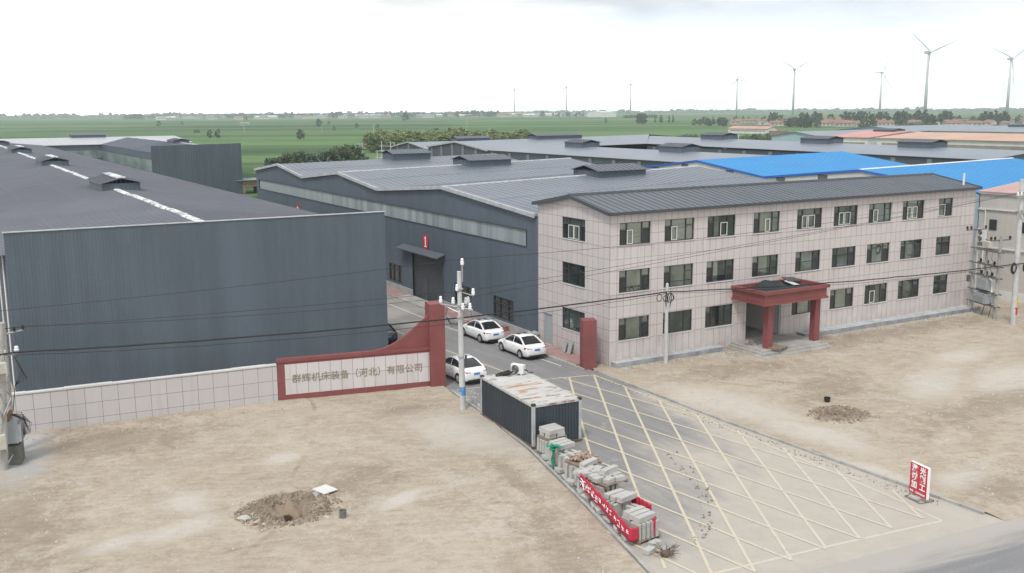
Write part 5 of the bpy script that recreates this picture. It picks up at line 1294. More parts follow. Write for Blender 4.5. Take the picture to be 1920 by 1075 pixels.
# ---------------------------------------------------------------- cars
def car(label, loc, rz, paint='carwhite', sunroof=True, length=4.55, plate=True, group='cars parked along the street'):
    """y runs rear (0) to front; built from lofted sections"""
    t = thing('parked_car', label, 'car', loc, rz, group); s = length/4.55
    # stations: y, half width, sill z, belt z, deck z (centre), deck half width
    st = [(0.00, .62, .42, .78, .84, .50), (.05, .74, .33, .86, .945, .58), (.16, .82, .27, .91, 1.00, .64), (.45, .875, .22, .94, 1.035, .66), (.95, .895, .2, .945, 1.04, .70), (1.6, .9, .19, .93, 1.03, .72), (2.3, .9, .19, .91, 1.0, .73), (3.0, .9, .19, .885, .97, .73), (3.35, .9, .20, .86, .935, .72), (3.9, .885, .22, .79, .86, .66), (4.25, .82, .26, .70, .75, .56), (4.45, .70, .30, .60, .64, .44), (4.55, .52, .36, .50, .54, .32)]
    rings = []
    for y, hw, zs, zb, zd, dw in st:
        y *= s; mid = zs+(zb-zs)*.55
        half = [(hw*.86, zs), (hw*.97, zs+.08), (hw, mid), (hw*.985, zb-.04), (hw*.93, zb+.015), (dw, zd), (dw*.5, zd+.012)]
        rings.append([(x, y, z) for x, z in half]+[(-x, y, z) for x, z in half[::-1]])
    b = MB(); b.loft(rings); bd = b.build('body', MT[paint], t, local=True, smooth=True)
    # greenhouse: base outline and roof outline
    def gh(y, hw, z): return (y*s, hw, z)
    prof = [(.50, 1.02, .70), (.72, 1.12, .685), (1.05, 1.30, .63), (1.38, 1.43, .585), (1.75, 1.472, .575), (2.15, 1.475, .57), (2.5, 1.43, .575), (2.85, 1.28, .62), (3.15, 1.12, .67), (3.42, .955, .71)]
    b = MB(); rings = []
    for y, zt, hw in prof:
        zb = .92; top = [(.80 if zt < 1.2 else .79, zb), (.5*(.80+hw)+.015, zb+(zt-zb)*.5), (hw, zt-.045*(zt > 1.2)), (hw*.82, zt), (0, zt+.02)]
        if zt < 1.1: top[1] = (.5*(.8+hw), (zb+zt)/2)
        rings.append([(x, y*s, z) for x, z in top]+[(-x, y*s, z) for x, z in top[:-1][::-1]])
    b.loft(rings); b.build('window_glass', MT['carglass'], t, local=True, smooth=True)
    # painted roof skin and pillars standing just proud of the glass
    b = MB(); rings = []
    for y, zt, hw in prof[3:7]: rings.append([(hw+.018, y*s, zt-.075), (hw*.84, y*s, zt+.012), (0, y*s, zt+.034), (-hw*.84, y*s, zt+.012), (-hw-.018, y*s, zt-.075), (-hw*.5, y*s, zt-.05), (hw*.5, y*s, zt-.05)])
    b.loft(rings); b.build('roof', MT[paint], t, local=True, smooth=True)
    b = MB()
    def pil(pts, w):
        for sx in (1, -1): 
            P_ = [Vector((sx*x, y*s, z)) for x, y, z in pts]
            for p, q in zip(P_, P_[1:]): b.tube([p, q], w, 5)
    pil([(.60, 1.34, 1.40), (.655, 1.02, 1.28), (.715, .70, 1.11), (.77, .42, 1.0)], .055)       # rear pillars
    pil([(.745, .72, 1.06), (.775, .62, .99)], .06)
    pil([(.59, 2.52, 1.40), (.645, 2.85, 1.255), (.70, 3.15, 1.10), (.76, 3.42, .96)], .04)      # screen pillars
    pil([(.62, 2.05, 1.39), (.80, 2.02, .96)], .022)
    pil([(.597, 1.36, 1.40), (.585, 1.75, 1.435), (.585, 2.15, 1.44), (.59, 2.5, 1.40)], .032)
    b.build('pillar', MT[paint], t, local=True)
    if sunroof:
        b = MB(); b.hexa([(-.42, 2.0*s, 1.5), (.42, 2.0*s, 1.5), (.40, 2.42*s, 1.468), (-.40, 2.42*s, 1.468)], [(-.42, 2.0*s, 1.513), (.42, 2.0*s, 1.513), (.40, 2.42*s, 1.481), (-.40, 2.42*s, 1.481)]); b.build('sunroof', MT['carglass'], t, local=True)
    for sx in (1, -1):
        for y in (.92, 3.62):
            b = MB(); y *= s
            ring = []
            for q in range(5):
                x = (.70, .72, .80, .885, .90)[q]; r = (.30, .322, .325, .322, .30)[q]; ring.append([(sx*x, y+r*math.cos(2*math.pi*k/24), .325+r*math.sin(2*math.pi*k/24)) for k in range(24)])
            b.loft(ring); wh = b.build('wheel', MT['rubber'], t, local=True, smooth=False)
            b = MB(); b.prism([(sx*.905, y+.215*math.cos(2*math.pi*k/20), .325+.215*math.sin(2*math.pi*k/20)) for k in range(20)], (sx*.006, 0, 0))
            for k in range(5):
                an = 2*math.pi*k/5; b.tube([(sx*.915, y, .325), (sx*.915, y+.2*math.cos(an), .325+.2*math.sin(an))], .032, 4)
            b.build('rim', MT['rim'], wh, local=True)
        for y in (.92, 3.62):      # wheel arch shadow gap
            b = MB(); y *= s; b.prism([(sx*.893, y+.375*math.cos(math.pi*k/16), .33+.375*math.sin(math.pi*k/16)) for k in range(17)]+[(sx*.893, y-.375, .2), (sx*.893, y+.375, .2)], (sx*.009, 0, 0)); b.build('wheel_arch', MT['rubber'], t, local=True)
        b = MB(); b.hexa([(sx*.50, .02, .72), (sx*.72, .05, .72), (sx*.875, .34, .80), (sx*.86, .36, .90)], [(sx*.46, -.02, .86), (sx*.73, .035, .90), (sx*.885, .30, .93), (sx*.88, .42, .935)]); b.build('tail_light', MT['taillamp'], t, local=True)
        b = MB(); b.hexa([(sx*.5, 4.44*s, .52), (sx*.72, 4.40*s, .54), (sx*.84, 4.12*s, .62), (sx*.8, 4.12*s, .62)], [(sx*.5, 4.45*s, .64), (sx*.70, 4.40*s, .68), (sx*.845, 4.08*s, .76), (sx*.78, 4.1*s, .76)]); b.build('head_light', MT['headlamp'], t, local=True)
        b = MB(); b.obox((sx*.98, 3.05*s, 1.0), (.2, .1, .14), 0); b.tube([(sx*.82, 3.05*s, .96), (sx*.95, 3.05*s, .97)], .025, 5); b.build('wing_mirror', MT[paint], t, local=True, bevel=.02)
        for y in (1.75, 2.75):
            b = MB(); b.box(min(sx*.9, sx*.925), max(sx*.9, sx*.925), y*s, (y+.2)*s, .80, .825); b.build('door_handle', MT[paint], t, local=True)
    if plate:
        b = MB(); b.hexa([(-.22, -.012, .66), (.22, -.012, .66), (.22, .03, .66), (-.22, .03, .66)], [(-.22, .0, .80), (.22, .0, .80), (.22, .03, .80), (-.22, .03, .80)]); b.build('number_plate', MT['plate'], t, local=True)
    b = MB(); b.box(-.6, .6, -.012, .3, .24, .36); b.build('lower_bumper', MT['rubber'], t, local=True)
    b = MB(); b.box(-.75, .75, .3, 4.3*s, .17, .30); b.build('underbody', MT['rubber'], t, local=True)
    return t
car('white saloon parked on the brick pavement side, nearest the office side door, dark sunroof', (-2.95, 4.35, 0.0), rad(-1), length=4.55)
car('white saloon parked ahead of the other, half hidden by the concrete pole', (-2.98, 10.15, 0.0), rad(-1), sunroof=True, length=4.6)
car('white saloon emerging from behind the red sign pillar', (-9.55, .95, 0.0), rad(2), sunroof=False, length=4.5)
car('black car barely showing beside the far end of the left hall', (-10.1, 13.7, 0.0), rad(1), paint='carblack', sunroof=False, length=4.6)

# ---------------------------------------------------------------- kerbstones stacked on pallets along the left kerb
def stone_mesh(l, w_, h, seed):
    b = MB(); r = random.Random(seed); c = .02
    lo = [(-l/2, -w_/2, 0), (l/2, -w_/2, 0), (l/2, w_/2, 0), (-l/2, w_/2, 0)]
    j = lambda v: tuple(k+r.uniform(-.008, .008) for k in v)
    b.hexa([j(v) for v in lo], [j((x*(1-.02), y*.96, h)) for x, y, z in lo]); me_o = b.build('kerbstone', MT['stone'], local=True, bevel=.02)
    return me_o
protos = {'long': stone_mesh(1.0, .30, .24, 1), 'slab': stone_mesh(.16, .5, .70, 2), 'block': stone_mesh(.5, .32, .2, 3), 'flat': stone_mesh(.6, .3, .13, 4)}
used = set()
def stone(kind, x, y, z, rz, label, tilt=0, roll=0):
    p = protos[kind]; o = p if kind not in used else p.copy()
    if kind in used: COL.objects.link(o)
    used.add(kind); o.location = (x, y, z); o.rotation_euler = (tilt, roll, rz); tag(o, label, 'kerbstone', 'stacked kerbstones'); return o
def pallet(x, y, rz, label, w_=1.15, d=1.0, z=0):
    b = MB()
    for k in range(6): b.box(-w_/2, w_/2, -d/2+k*d/6+.01, -d/2+(k+1)*d/6-.02, .09, .115)
    for k in (-1, 0, 1): b.box(k*w_/2*.88-.05, k*w_/2*.88+.05, -d/2, d/2, 0.0, .089)
    o = b.build('pallet', MT['wood'], local=True); o.location = (x, y, z); o.rotation_euler = (0, 0, rz); return tag(o, label, 'pallet', 'pallets under the kerbstones')
KA = rad(8)      # stones lie across the kerb line
def kp(y, dx=0): return kerb_x(y)+.95+dx
rs = random.Random(11)
def row(kind, y0, z, n, pitch, label, dx=0, jit=.02, rz=None):
    for k in range(n):
        y = y0-k*pitch; stone(kind, kp(y, dx)+rs.uniform(-.04, .04), y, z, (KA if rz is None else rz)+rs.uniform(-.05, .05), label)
# 1: nearest the container, a pallet lifted onto upright slabs
y0 = -12.35
pallet(kp(y0), y0, KA, 'ground pallet nearest the container')
L1 = 'upright slab under the raised pallet by the container'
for k in range(4):
    for q in (-.3, .22): stone('slab', kp(y0)+q*1.0-.1, y0+.36-.24*k, .12, KA+rs.uniform(-.04, .04)+rad(90), L1)
pallet(kp(y0), y0, KA, 'raised wooden pallet beside the container', z=.83)
L1 = 'long kerbstone on top of the raised pallet by the container'
for k in range(3): stone('long', kp(y0)+.0, y0+.33-.33*k, 1.14, KA, L1); 
for k in range(2): stone('block', kp(y0)-.26+.54*k, y0-.3, .95, KA, 'block under the topmost stones by the container')
for k in range(2): stone('block', kp(y0)-.26+.54*k, y0+.2, .95, KA, 'block under the topmost stones by the container')
# 2
y0 = -13.75
pallet(kp(y0), y0, KA, 'second pallet from the container')
for k in range(5):
    for q in (-.36, .1): stone('slab', kp(y0)+q, y0+.42-.2*k, .12, KA+rad(90)+rs.uniform(-.05, .05), 'upright slab on the second pallet from the container')
for k in range(3): stone('long', kp(y0)+.02, y0+.35-.34*k, .825, KA+rs.uniform(-.02, .02), 'long kerbstone on top of the second pallet from the container')
# 3: slabs behind the green net
y0 = -15.0
pallet(kp(y0), y0, KA, 'third pallet, behind the green net')
for k in range(5):
    for q in (-.3, .12, .5): stone('slab', kp(y0)+q, y0+.42-.21*k, .12, KA+rad(90)*(k % 2)+rs.uniform(-.1, .1), 'upright slab behind the green net')
# 4: brick filled board
y0 = -16.35
pallet(kp(y0), y0, KA, 'fourth pallet carrying slabs under the brick heap')
for k in range(5):
    for q in (-.38, .05, .45): stone('slab', kp(y0)+q, y0+.46-.22*k, .12, KA+rad(90)*((k+1) % 2)+rs.uniform(-.1, .1), 'upright slab below the heap of bricks')
pallet(kp(y0)+.15, y0+.05, KA, 'board under the heap of bricks', 1.3, 1.2, z=.83)
b = MB()
for k in range(95):
    x, y = rs.uniform(-.55, .55), rs.uniform(-.5, .45); b.obox((x, y, .06+.12*rs.random()), (.2, .1, .06), rs.uniform(0, 3), rs.uniform(-.4, .4), rs.uniform(-.4, .4))
o = b.build('brick_heap', basic('loose_bricks', (.32, .235, .19), .9, .5, 5, local=True), local=True); o.location = (kp(y0)+.25, y0+.1, (.95)); o.rotation_euler = (0, 0, KA); tag(o, 'heap of broken red bricks on the row of stones', 'bricks')
# 5: loose blocks piled on slabs
y0 = -17.6
pallet(kp(y0), y0, KA, 'fifth pallet under the untidy pile of blocks')
for k in range(5):
    for q in (-.38, .05, .45): stone('slab', kp(y0)+q, y0+.46-.23*k, .12, KA+rad(90)*(k % 2)+rs.uniform(-.1, .1), 'upright slab below the untidy pile of blocks')
stone('long', kp(y0)+.2, y0+.55, 1.0, KA+.12, 'long kerbstone tilted on the untidy pile of blocks', .1, -.06)
for k in range(11): stone('block' if k % 3 else 'flat', kp(y0)-.5+.28*(k % 4)+rs.uniform(-.05, .05), y0+.3-.28*(k//4), .83+.02*rs.random(), KA+rs.uniform(-.5, .5), 'loose block in the untidy pile next to the banner', rs.uniform(-.15, .15), rs.uniform(-.12, .12))
# 6: raised pallet with blocks
y0 = -18.85
pallet(kp(y0), y0, KA, 'pallet at the start of the red banner')
for k in range(4): stone('slab', kp(y0)-.4+.25*k, y0+.25, .12, KA+rs.uniform(-.1, .1), 'upright slab behind the start of the red banner'); stone('slab', kp(y0)-.3+.25*k, y0-.25, .12, KA+rs.uniform(-.1, .1), 'upright slab behind the start of the red banner')
pallet(kp(y0)+.3, y0, KA, 'raised pallet of loose blocks above the red banner', 1.4, 1.2, z=.83)
for k, (x, y) in enumerate(((-.2, .35), (.35, .38), (-.25, .0), (.3, .02), (.75, .05), (.1, -.35), (.65, -.36))): stone('block', kp(y0)+x, y0+y, .95, KA+rs.uniform(-.3, .3), 'block on the raised pallet above the red banner')
stone('long', kp(y0)+.5, y0+.2, 1.15, KA+.15, 'long kerbstone on the raised pallet above the red banner')
# 7: three long stones high up in the banner's middle
y0 = -20.75
pallet(kp(y0), y0, KA, 'pallet in the middle of the red banner')
for k in range(4):
    for q in (-.34, .12): stone('slab', kp(y0)+q, y0+.4-.24*k, .12, KA+rad(90)+rs.uniform(-.06, .06), 'upright slab behind the middle of the red banner')
for k in range(3): stone('long', kp(y0)-.02+.08*k, y0+.34-.34*k, .825+.05*(k == 2), KA+.03*k, 'long kerbstone stacked at the middle of the red banner')
for k in range(5): stone('block', kp(y0-1.2)-.2+.3*(k % 3), y0-.95-.34*(k//3), .1, KA+rs.uniform(-.6, .6), 'low block lying between the banner stacks', rs.uniform(-.1, .1))
for k in range(2): stone('slab', kp(y0-.8)+.25+.3*k, y0-.75, .05, KA+.1, 'upright slab between the banner stacks')
# 8: last stack
y0 = -22.75
pallet(kp(y0)+.02, y0-.05, KA, 'last pallet at the road end of the stone row', 1.3, 1.15)
for k in range(5): stone('slab', kp(y0)-.42+.22*k, y0-.36, .12, KA+rs.uniform(-.04, .04), 'upright slab at the road end of the banner'); stone('slab', kp(y0)-.42+.22*k, y0+.25, .12, KA+rs.uniform(-.04, .04), 'upright slab at the road end of the banner')
for k in range(3): stone('long', kp(y0)+.05, y0+.36-.34*k, .825, KA+.02*k, 'long kerbstone on the last stack at the road end')
for k in range(12):
    y = -13.2-.85*k+rs.uniform(-.2, .2); stone(('block', 'flat')[k % 2], kerb_x(y)+.33, y, .02, KA+rad(70)+rs.uniform(-.4, .4), 'low stone wedged along the kerb foot of the row', rs.uniform(-.2, .2))
stone('block', -15.45, -24.2, .01, .4, 'single pale block beside the dug out root'); stone('block', -14.85, -23.8, .01, .2, 'single pale block just past the end pallet')
# red cloth banner wound along the stacks
def cloth(path, ztop, zbot, name, label, group=None):
    b = MB(); n = 90; pts = []
    tot = sum(math.dist(p, q) for p, q in zip(path, path[1:]))
    for k in range(n+1):
        d = tot*k/n
        for i, (p, q) in enumerate(zip(path, path[1:])):
            l = math.dist(p, q)
            if d <= l or i == len(path)-2: t = min(1, d/l); break
            d -= l
        pts.append((p[0]+(q[0]-p[0])*t, p[1]+(q[1]-p[1])*t, i, t, k/n))
    rows = []
    for x, y, i, t, s in pts:
        zt, zb = ztop(s), zbot(s); fold = .035*math.sin(s*40)+.05*mnoise.noise((s*14, 0, 3))
        rows.append([(x+fold*(1-.6*abs(v-.5)), y+.4*fold, zt+(zb-zt)*v+.025*mnoise.noise((s*20, v*3, 1))) for v in (0, .2, .4, .6, .8, 1)])
    m = len(rows[0])
    for r in rows: b.v += r
    for i in range(len(rows)-1):
        for j in range(m-1): k = i*m+j; b.f.append((k, k+1, k+m+1, k+m)); b.mi.append(0)
    o = b.build(name, MT['banner'], loc=(path[0][0], path[0][1], 0), smooth=True); sd_ = o.modifiers.new('thick', 'SOLIDIFY'); sd_.thickness = .012
    return tag(o, label, 'banner', group), rows
bx = lambda y: kerb_x(y)+.16
pth = [(bx(-18.0)-.02, -18.0), (bx(-20.4)+.02, -20.4), (bx(-22.5), -22.5), (bx(-23.42)+.05, -23.42), (bx(-23.4)+.42, -23.44)]
bn, rows = cloth(pth, lambda s: 1.14-.36*s, lambda s: .50-.3*s+.0, 'banner', 'long red cloth banner with white characters wound round the stacked stones')
bn2, _ = cloth([(kp(-23.3)+.35, -23.36), (kp(-23.3)+.62, -23.3), (kp(-22.9)+.70, -22.6)], lambda s: .92, lambda s: .18, 'cloth_end', '')
bn3, _ = cloth([(kp(-20.6)+.66, -20.3), (kp(-21.5)+.75, -22.2)], lambda s: .95, lambda s: .5, 'cloth_length', '')
for o in (bn2, bn3):
    for k_ in ('label', 'category'): del o[k_]
    o.parent = bn; o.location = o.location-bn.location
# white brush characters: readable first one, the rest smeared in the folds
b = MB(); rg = random.Random(5)
def on_banner(s, v):
    i = min(len(rows)-2, int(s*(len(rows)-1))); f = s*(len(rows)-1)-i; p = Vector(rows[i][0])*(1-f)+Vector(rows[i+1][0])*f; q = Vector(rows[i][-1])*(1-f)+Vector(rows[i+1][-1])*f
    c = p*(1-v)+q*v; return c+Vector((-.045-.03*math.sin(s*40)*0, 0, 0))
def brush(s0, v0, s1, v1, w_=.024):
    p, q = on_banner(s0, v0), on_banner(s1, v1)
    n = max(1, int((q-p).length/.1)); b.tube([on_banner(s0+(s1-s0)*k/n, v0+(v1-v0)*k/n) for k in range(n+1)], w_, 4)
g0 = .02
for st_ in ((.0, .32, .07, .32), (-.01, .55, .08, .55), (.035, .30, .03, .55), (.03, .55, -.005, .82), (.036, .55, .085, .82)): brush(g0+st_[0], st_[1], g0+st_[2], st_[3])
for c in range(1, 13):
    s0 = .02+.072*c; hgt = .62 if c < 5 else .42; ww = .052 if c < 5 else .04
    for k in range(7 if c < 5 else 4):
        if rg.random() < .5: v = .2+hgt*rg.random(); brush(s0+ww*.1*rg.random(), v, s0+ww*(.6+.4*rg.random()), v+.04*rg.uniform(-1, 1), .016)
        else: s = s0+ww*rg.random(); v = .2+hgt*.5*rg.random(); brush(s, v, s+.012*rg.uniform(-1, 1), min(.9, v+hgt*rg.uniform(.25, .45)), .016)
b.build('lettering', MT['signwhite'], bn)
# green net on a stake
gn = thing('green_net', 'green netting draped down a stake between the stone stacks', 'net', (kerb_x(-14.55)+.2, -14.55, 0))
x0, y0 = gn.location.x, gn.location.y
b = MB(); n = 16
for i in range(n+1):
    t = i/n; w_ = .16+.1*(t < .2)+.03*math.sin(t*17)
    for k in range(5): b.v.append((x0-.08+w_*(k/4-.5)+.03*math.sin(t*9+k), y0+.05*math.sin(k*2.3+t*12), 1.25*(1-t)+.06*mnoise.noise((t*4, k, 0))))
for i in range(n):
    for k in range(4): j = i*5+k; b.f.append((j, j+1, j+6, j+5)); b.mi.append(0)
for k in range(10): b.obox((x0+rs.uniform(-.25, .35), y0+rs.uniform(-.2, .25), 1.15+rs.uniform(-.05, .1)), (.3, .22, .02), rs.uniform(0, 3), rs.uniform(-.5, .5), rs.uniform(-.5, .5))
b.build('netting', MT['green'], gn)
b = MB(); b.tube([(x0+.05, y0, 0), (x0, y0, 1.3)], .025, 5); b.build('stake', MT['wood'], gn)
# dug out root
b = MB(); rg = random.Random(8)
for k in range(26):
    an = rg.uniform(0, 2*math.pi); l = rg.uniform(.35, .95); p = Vector((0, 0, .12)); pts = [p]
    for q in range(5): an += rg.uniform(-.5, .5); p = p+Vector((math.cos(an)*l/5, math.sin(an)*l/5, rg.uniform(-.03, .06))); p.z = max(.03, p.z); pts.append(p)
    b.tube(pts, rg.uniform(.02, .05), 5, .006)
b.lathe([(.12, 0), (.2, .08), (.17, .18), (.08, .24)], (0, 0, .0), 9)
o = b.build('tree_root', MT['bark'], local=True); o.location = (-15.1, -24.75, 0); o.rotation_euler = (0, 0, .6); tag(o, 'dead uprooted root lying at the road end of the stone row', 'root')

# ---------------------------------------------------------------- roadside advertising board
a, Ln = wall_rot((-1.80, -25.49), (-2.0, -26.56))
sb = thing('advert_board', 'red and white upright advertising board with six big white characters on a wire base', 'sign board', (-1.80, -25.49, 0.02), a)
b = MB(); b.box(0, 1.08, 0, .15, .16, 1.60); b.build('case', MT['signwhite'], sb, local=True, bevel=.008)
b = MB(); b.box(.012, 1.068, -.006, -.001, .172, 1.588); fc = b.build('face', MT['signred'], sb, local=True)
def sign_text(txt, x, z, size, sx=1., bold=.0, align='CENTER'):
    me = text_mesh(txt, size, .003, align, bold); me.materials.append(MT['signwhite']); o = bpy.data.objects.new('lettering', me); COL.objects.link(o); o.parent = fc
    o.matrix_local = Matrix.Translation((x, -.012, z)) @ Matrix.Rotation(rad(90), 4, 'X') @ Matrix.Diagonal((sx, 1, 1, 1))
for i, ln in enumerate(('激光', '切割', '加工')):
    for k, chx in enumerate(ln): sign_text(chx, .30+.50*k, 1.24-.375*i, .36, 1., .012)
sign_text('电话', .17, .255, .11, 1., .004); sign_text('13230706669', .68, .25, .12, .92, .004)
b = MB()
for x in (.06, 1.02):
    b.tube([(x, .05, .2), (x, -.02, .02)], .014, 5); b.tube([(x, .12, .2), (x, .3, .02)], .014, 5); b.tube([(x, -.28, .02), (x, .5, .02)], .016, 5)
b.tube([(.06, -.28, .02), (1.02, -.28, .02)], .016, 5); b.tube([(.06, .5, .02), (1.02, .5, .02)], .016, 5)
b.build('wire_base', MT['steel_dark'], sb, local=True)
b = MB(); b.obox((.5, -.12, .07), (.5, .22, .1), .1); o = b.build('weight_stone', MT['stone'], local=True); o.matrix_world = sb.matrix_basis @ Matrix.Translation((0, 0, 0)); o.location = sb.location; o.rotation_euler = sb.rotation_euler; tag(o, 'grey stone weighing down the base of the advertising board', 'stone')

# ---------------------------------------------------------------- small things lying about
def box_thing(name, label, cat, c, size, rz=0, tilt=0, roll=0, mat='conc', group=None, bev=.01):
    b = MB(); b.obox((0, 0, 0), size); o = b.build(name, MT[mat], local=True, bevel=bev); o.location = c; o.rotation_euler = (tilt, roll, rz); return tag(o, label, cat, group)
box_thing('board', 'white board lying on the spoil of the left pit', 'board', (-24.25, -11.75, .26), (.9, .75, .05), .5, .12, .1, 'white_wall')
box_thing('board', 'grey broken board under the white one by the left pit', 'board', (-24.55, -12.0, .2), (.7, .35, .05), .2, .3, .1, 'conc_grey')
box_thing('timber', 'thin timber batten lying in front of the white board', 'timber', (-24.45, -12.75, .16), (.95, .07, .06), -.3, 0, .05, 'wood')
def pot(name, label, c, r, h, mat):
    b = MB(); b.lathe([(r*.72, 0), (r*.8, h*.1), (r, h*.95), (r, h), (r*.88, h), (r*.7, h*.12)], (0, 0, 0), 16); o = b.build(name, mat, local=True, smooth=False); o.location = c; return tag(o, label, 'bucket')
pot('bucket', 'small weathered bucket standing right of the left pit', (-24.55, -14.75, lot_h(-24.55, -14.75)-.03), .17, .36, basic('dull_green_bucket', (.16, .17, .15), .7, .3, 5, local=True))
pot('bucket', 'black bucket on the dirt beyond the right pit', (6.15, -13.45, lot_h(6.15, -13.45)-.03), .19, .3, MT['rubber'])
pot('bucket', 'black bucket on the footing ledge right of the canopy', (19.0, -.45, .40), .17, .36, MT['rubber'])
rg = random.Random(21)
def rock(label, x, y, s, mat, grp=None, cat='rock', z=None):
    b = MB(); n = 7; ringz = []
    for q, (zz, rr) in enumerate(((0, .7), (.25, 1), (.6, .85), (.85, .4))): ringz.append([(s*rr*rg.uniform(.75, 1.15)*math.cos(2*math.pi*k/n), s*.8*rr*rg.uniform(.75, 1.15)*math.sin(2*math.pi*k/n), s*.6*zz) for k in range(n)])
    b.loft(ringz); o = b.build('rock', mat, local=True); o.location = (x, y, (lot_h(x, y)-.02) if z is None else z); o.rotation_euler = (0, 0, rg.uniform(0, 6)); return tag(o, label, cat, grp)
rock('flat pale stone at the left edge of the spoil around the left pit', -28.25, -12.85, .34, MT['stone'])
for x, y in ((-24.4, -13.7), (-24.75, -14.6), (-27.7, -13.8), (-25.1, -14.35)): rock('small stone among the spoil of the left pit', x, y, .13, MT['stone'], 'stones round the left pit')
# steel plate bits, pallets and rubble by the entrance
o = pallet(12.4, -3.15, .35, 'broken wooden pallet lying on the entrance steps', 1.25, 1.0, z=.42); o['group'] = 'pallets'; 
b = MB()
for k in range(60):
    an = rg.uniform(0, 6.28); r = .8*math.sqrt(rg.random()); b.tube([(r*math.cos(an), r*.6*math.sin(an), .02+.05*rg.random()), (r*math.cos(an)+rg.uniform(-.3, .3), r*.6*math.sin(an)+rg.uniform(-.3, .3), .03+.06*rg.random())], .012, 4)
o = b.build('wire_heap', MT['steel_dark'], local=True); o.location = (11.9, -1.2, .43); tag(o, 'dark heap of wire on the platform left of the entrance', 'wire')
for k, x in enumerate((5.15, 4.95, 4.3)): box_thing('tile_slab', 'grey tile slab leaning on the office side wall behind the red gate pillar', 'tile', (-.22-.03*k, x, .50+.06*(k == 2)), (.04, (.14, .26, .42)[k], (.8, .8, .95)[k]), 0, 0, .28, 'grey_box', 'tile slabs leaning on the side wall')
b = MB()
for k in range(60): b.obox((-.45+.28*(k % 3), 13.2+.12*((k//3) % 5), .14+.1*(k//15)), (.22, .11, .08), rg.uniform(-.1, .1))
o = b.build('brick_stack', basic('stacked_bricks', (.30, .185, .155), .9, .4, 5), loc=(-.3, 13.4, .1)); tag(o, 'stack of red paving bricks against the workshop plinth', 'bricks')
b = MB()
for k in range(26): b.obox((-.35+rg.uniform(-.2, .25), 9.1+rg.uniform(-.35, .35), .18+.6*rg.random()*(1)), (.3, .22, .14), rg.uniform(0, 3))
o = b.build('rubble_stack', MT['footing_top'], loc=(-.3, 9.1, .1)); tag(o, 'rough stack of pale rubble blocks at the corner of offices and workshop', 'rubble')
box_thing('cement_bag', 'white bundle on the pavement ahead of the far white car', 'bundle', (-1.0, 16.6, .22), (.9, 1.4, .3), .2, 0, 0, 'white_wall', None, .08)
for k in range(22):
    x = rg.uniform(1.2, 37); 
    if 10.3 < x < 17.4: continue
    rock('small lump of rubble left on the office footing ledge', x, -.2-.02*x*rg.random(), rg.uniform(.05, .13), MT['stone'], 'rubble on the footing ledge', 'rubble', .4)
# stones, clods and litter on the bare ground: nobody could count them
def scatter(name, n, area, smin, smax, mat, zf, seed):
    r = random.Random(seed); b = MB()
    for k in range(n):
        x, y = area(r); s = smin+(smax-smin)*r.random()**3; z = zf(x, y); m = 5
        lo = [(x+s*math.cos(6.283*q/m+k)*r.uniform(.7, 1.2), y+s*math.sin(6.283*q/m+k)*r.uniform(.6, 1.2), z-.02) for q in range(m)]; cx, cy = x, y
        hi = [(cx+(p[0]-cx)*.55, cy+(p[1]-cy)*.55, z+s*r.uniform(.4, .9)) for p in lo]; b.hexa(lo, hi)
    return struct(b.build(name, mat), 'stuff')
def left_area(r):
    y = r.uniform(-27, 4.5); return (r.uniform(-40, kerb_x(y)-.2), y)
scatter('pebbles', 2600, left_area, .015, .075, MT['stone'], lot_h, 1)
scatter('pebbles', 1800, lambda r: (r.uniform(-.9, 38), r.uniform(-28, -1.3)), .02, .09, MT['stone'], lot_h, 2)
def wall_area(r):
    t = r.random(); return (-35.5+23*t, 4.6-2.9*t-abs(r.gauss(0, .9))-.1)
scatter('rubble_clods', 700, wall_area, .012, .08, MT['dirt'], lot_h, 3)
def pit_area(r):
    an = r.uniform(0, 6.283); q = .45+.55*r.random(); return (-26.25+2.3*q*math.cos(an), -12.75+1.85*q*math.sin(an))
scatter('soil_clods', 1100, pit_area, .02, .13, MT['soil'], lot_h, 4)
def pit2_area(r):
    an = r.uniform(0, 6.283); q = .2+.85*r.random(); return (4.75+1.8*q*math.cos(an), -15.6+1.6*q*math.sin(an))
scatter('soil_clods', 700, pit2_area, .02, .11, MT['soil'], lot_h, 5)
def foot_area(r):
    x = r.uniform(.5, 38); return (x, -.75-.6*x/38-abs(r.gauss(0, .35)))
scatter('rubble_clods', 700, foot_area, .02, .12, MT['stone'], lot_h, 6)
def kerb_area(r):
    y = r.uniform(-27, -.5); return (kerb_xr(y)-.35-abs(r.gauss(0, .35)), y)
scatter('kerb_grit', 700, kerb_area, .015, .06, MT['soil'], lambda x, y: .005, 7)
MUD = [(-7.0, -15.4), (-7.5, -17.0), (-8.0, -18.3), (-8.5, -19.5), (-9.1, -20.4), (-10.0, -21.5), (-11.4, -23.1), (-12.3, -23.9), (-13.0, -24.4)]
def mud_area(r):
    t = r.random()*(len(MUD)-1.001); i = int(t); f = t-i; sx = .55 if r.random() < .4 else 0
    return (MUD[i][0]*(1-f)+MUD[i+1][0]*f+r.gauss(0, .09)-sx, MUD[i][1]*(1-f)+MUD[i+1][1]*f+r.gauss(0, .09)-sx*.3)
scatter('mud_clods', 170, mud_area, .015, .08, basic('dark_mud', (.21, .18, .15), .9, .3, 3), lambda x, y: .012, 8)
def cont_area(r):
    y = r.uniform(-8, 0.5); return (kerb_x(y)+.2+abs(r.gauss(0, .5)), y)
scatter('rubble_clods', 400, cont_area, .02, .1, MT['stone'], lambda x, y: .01, 9)

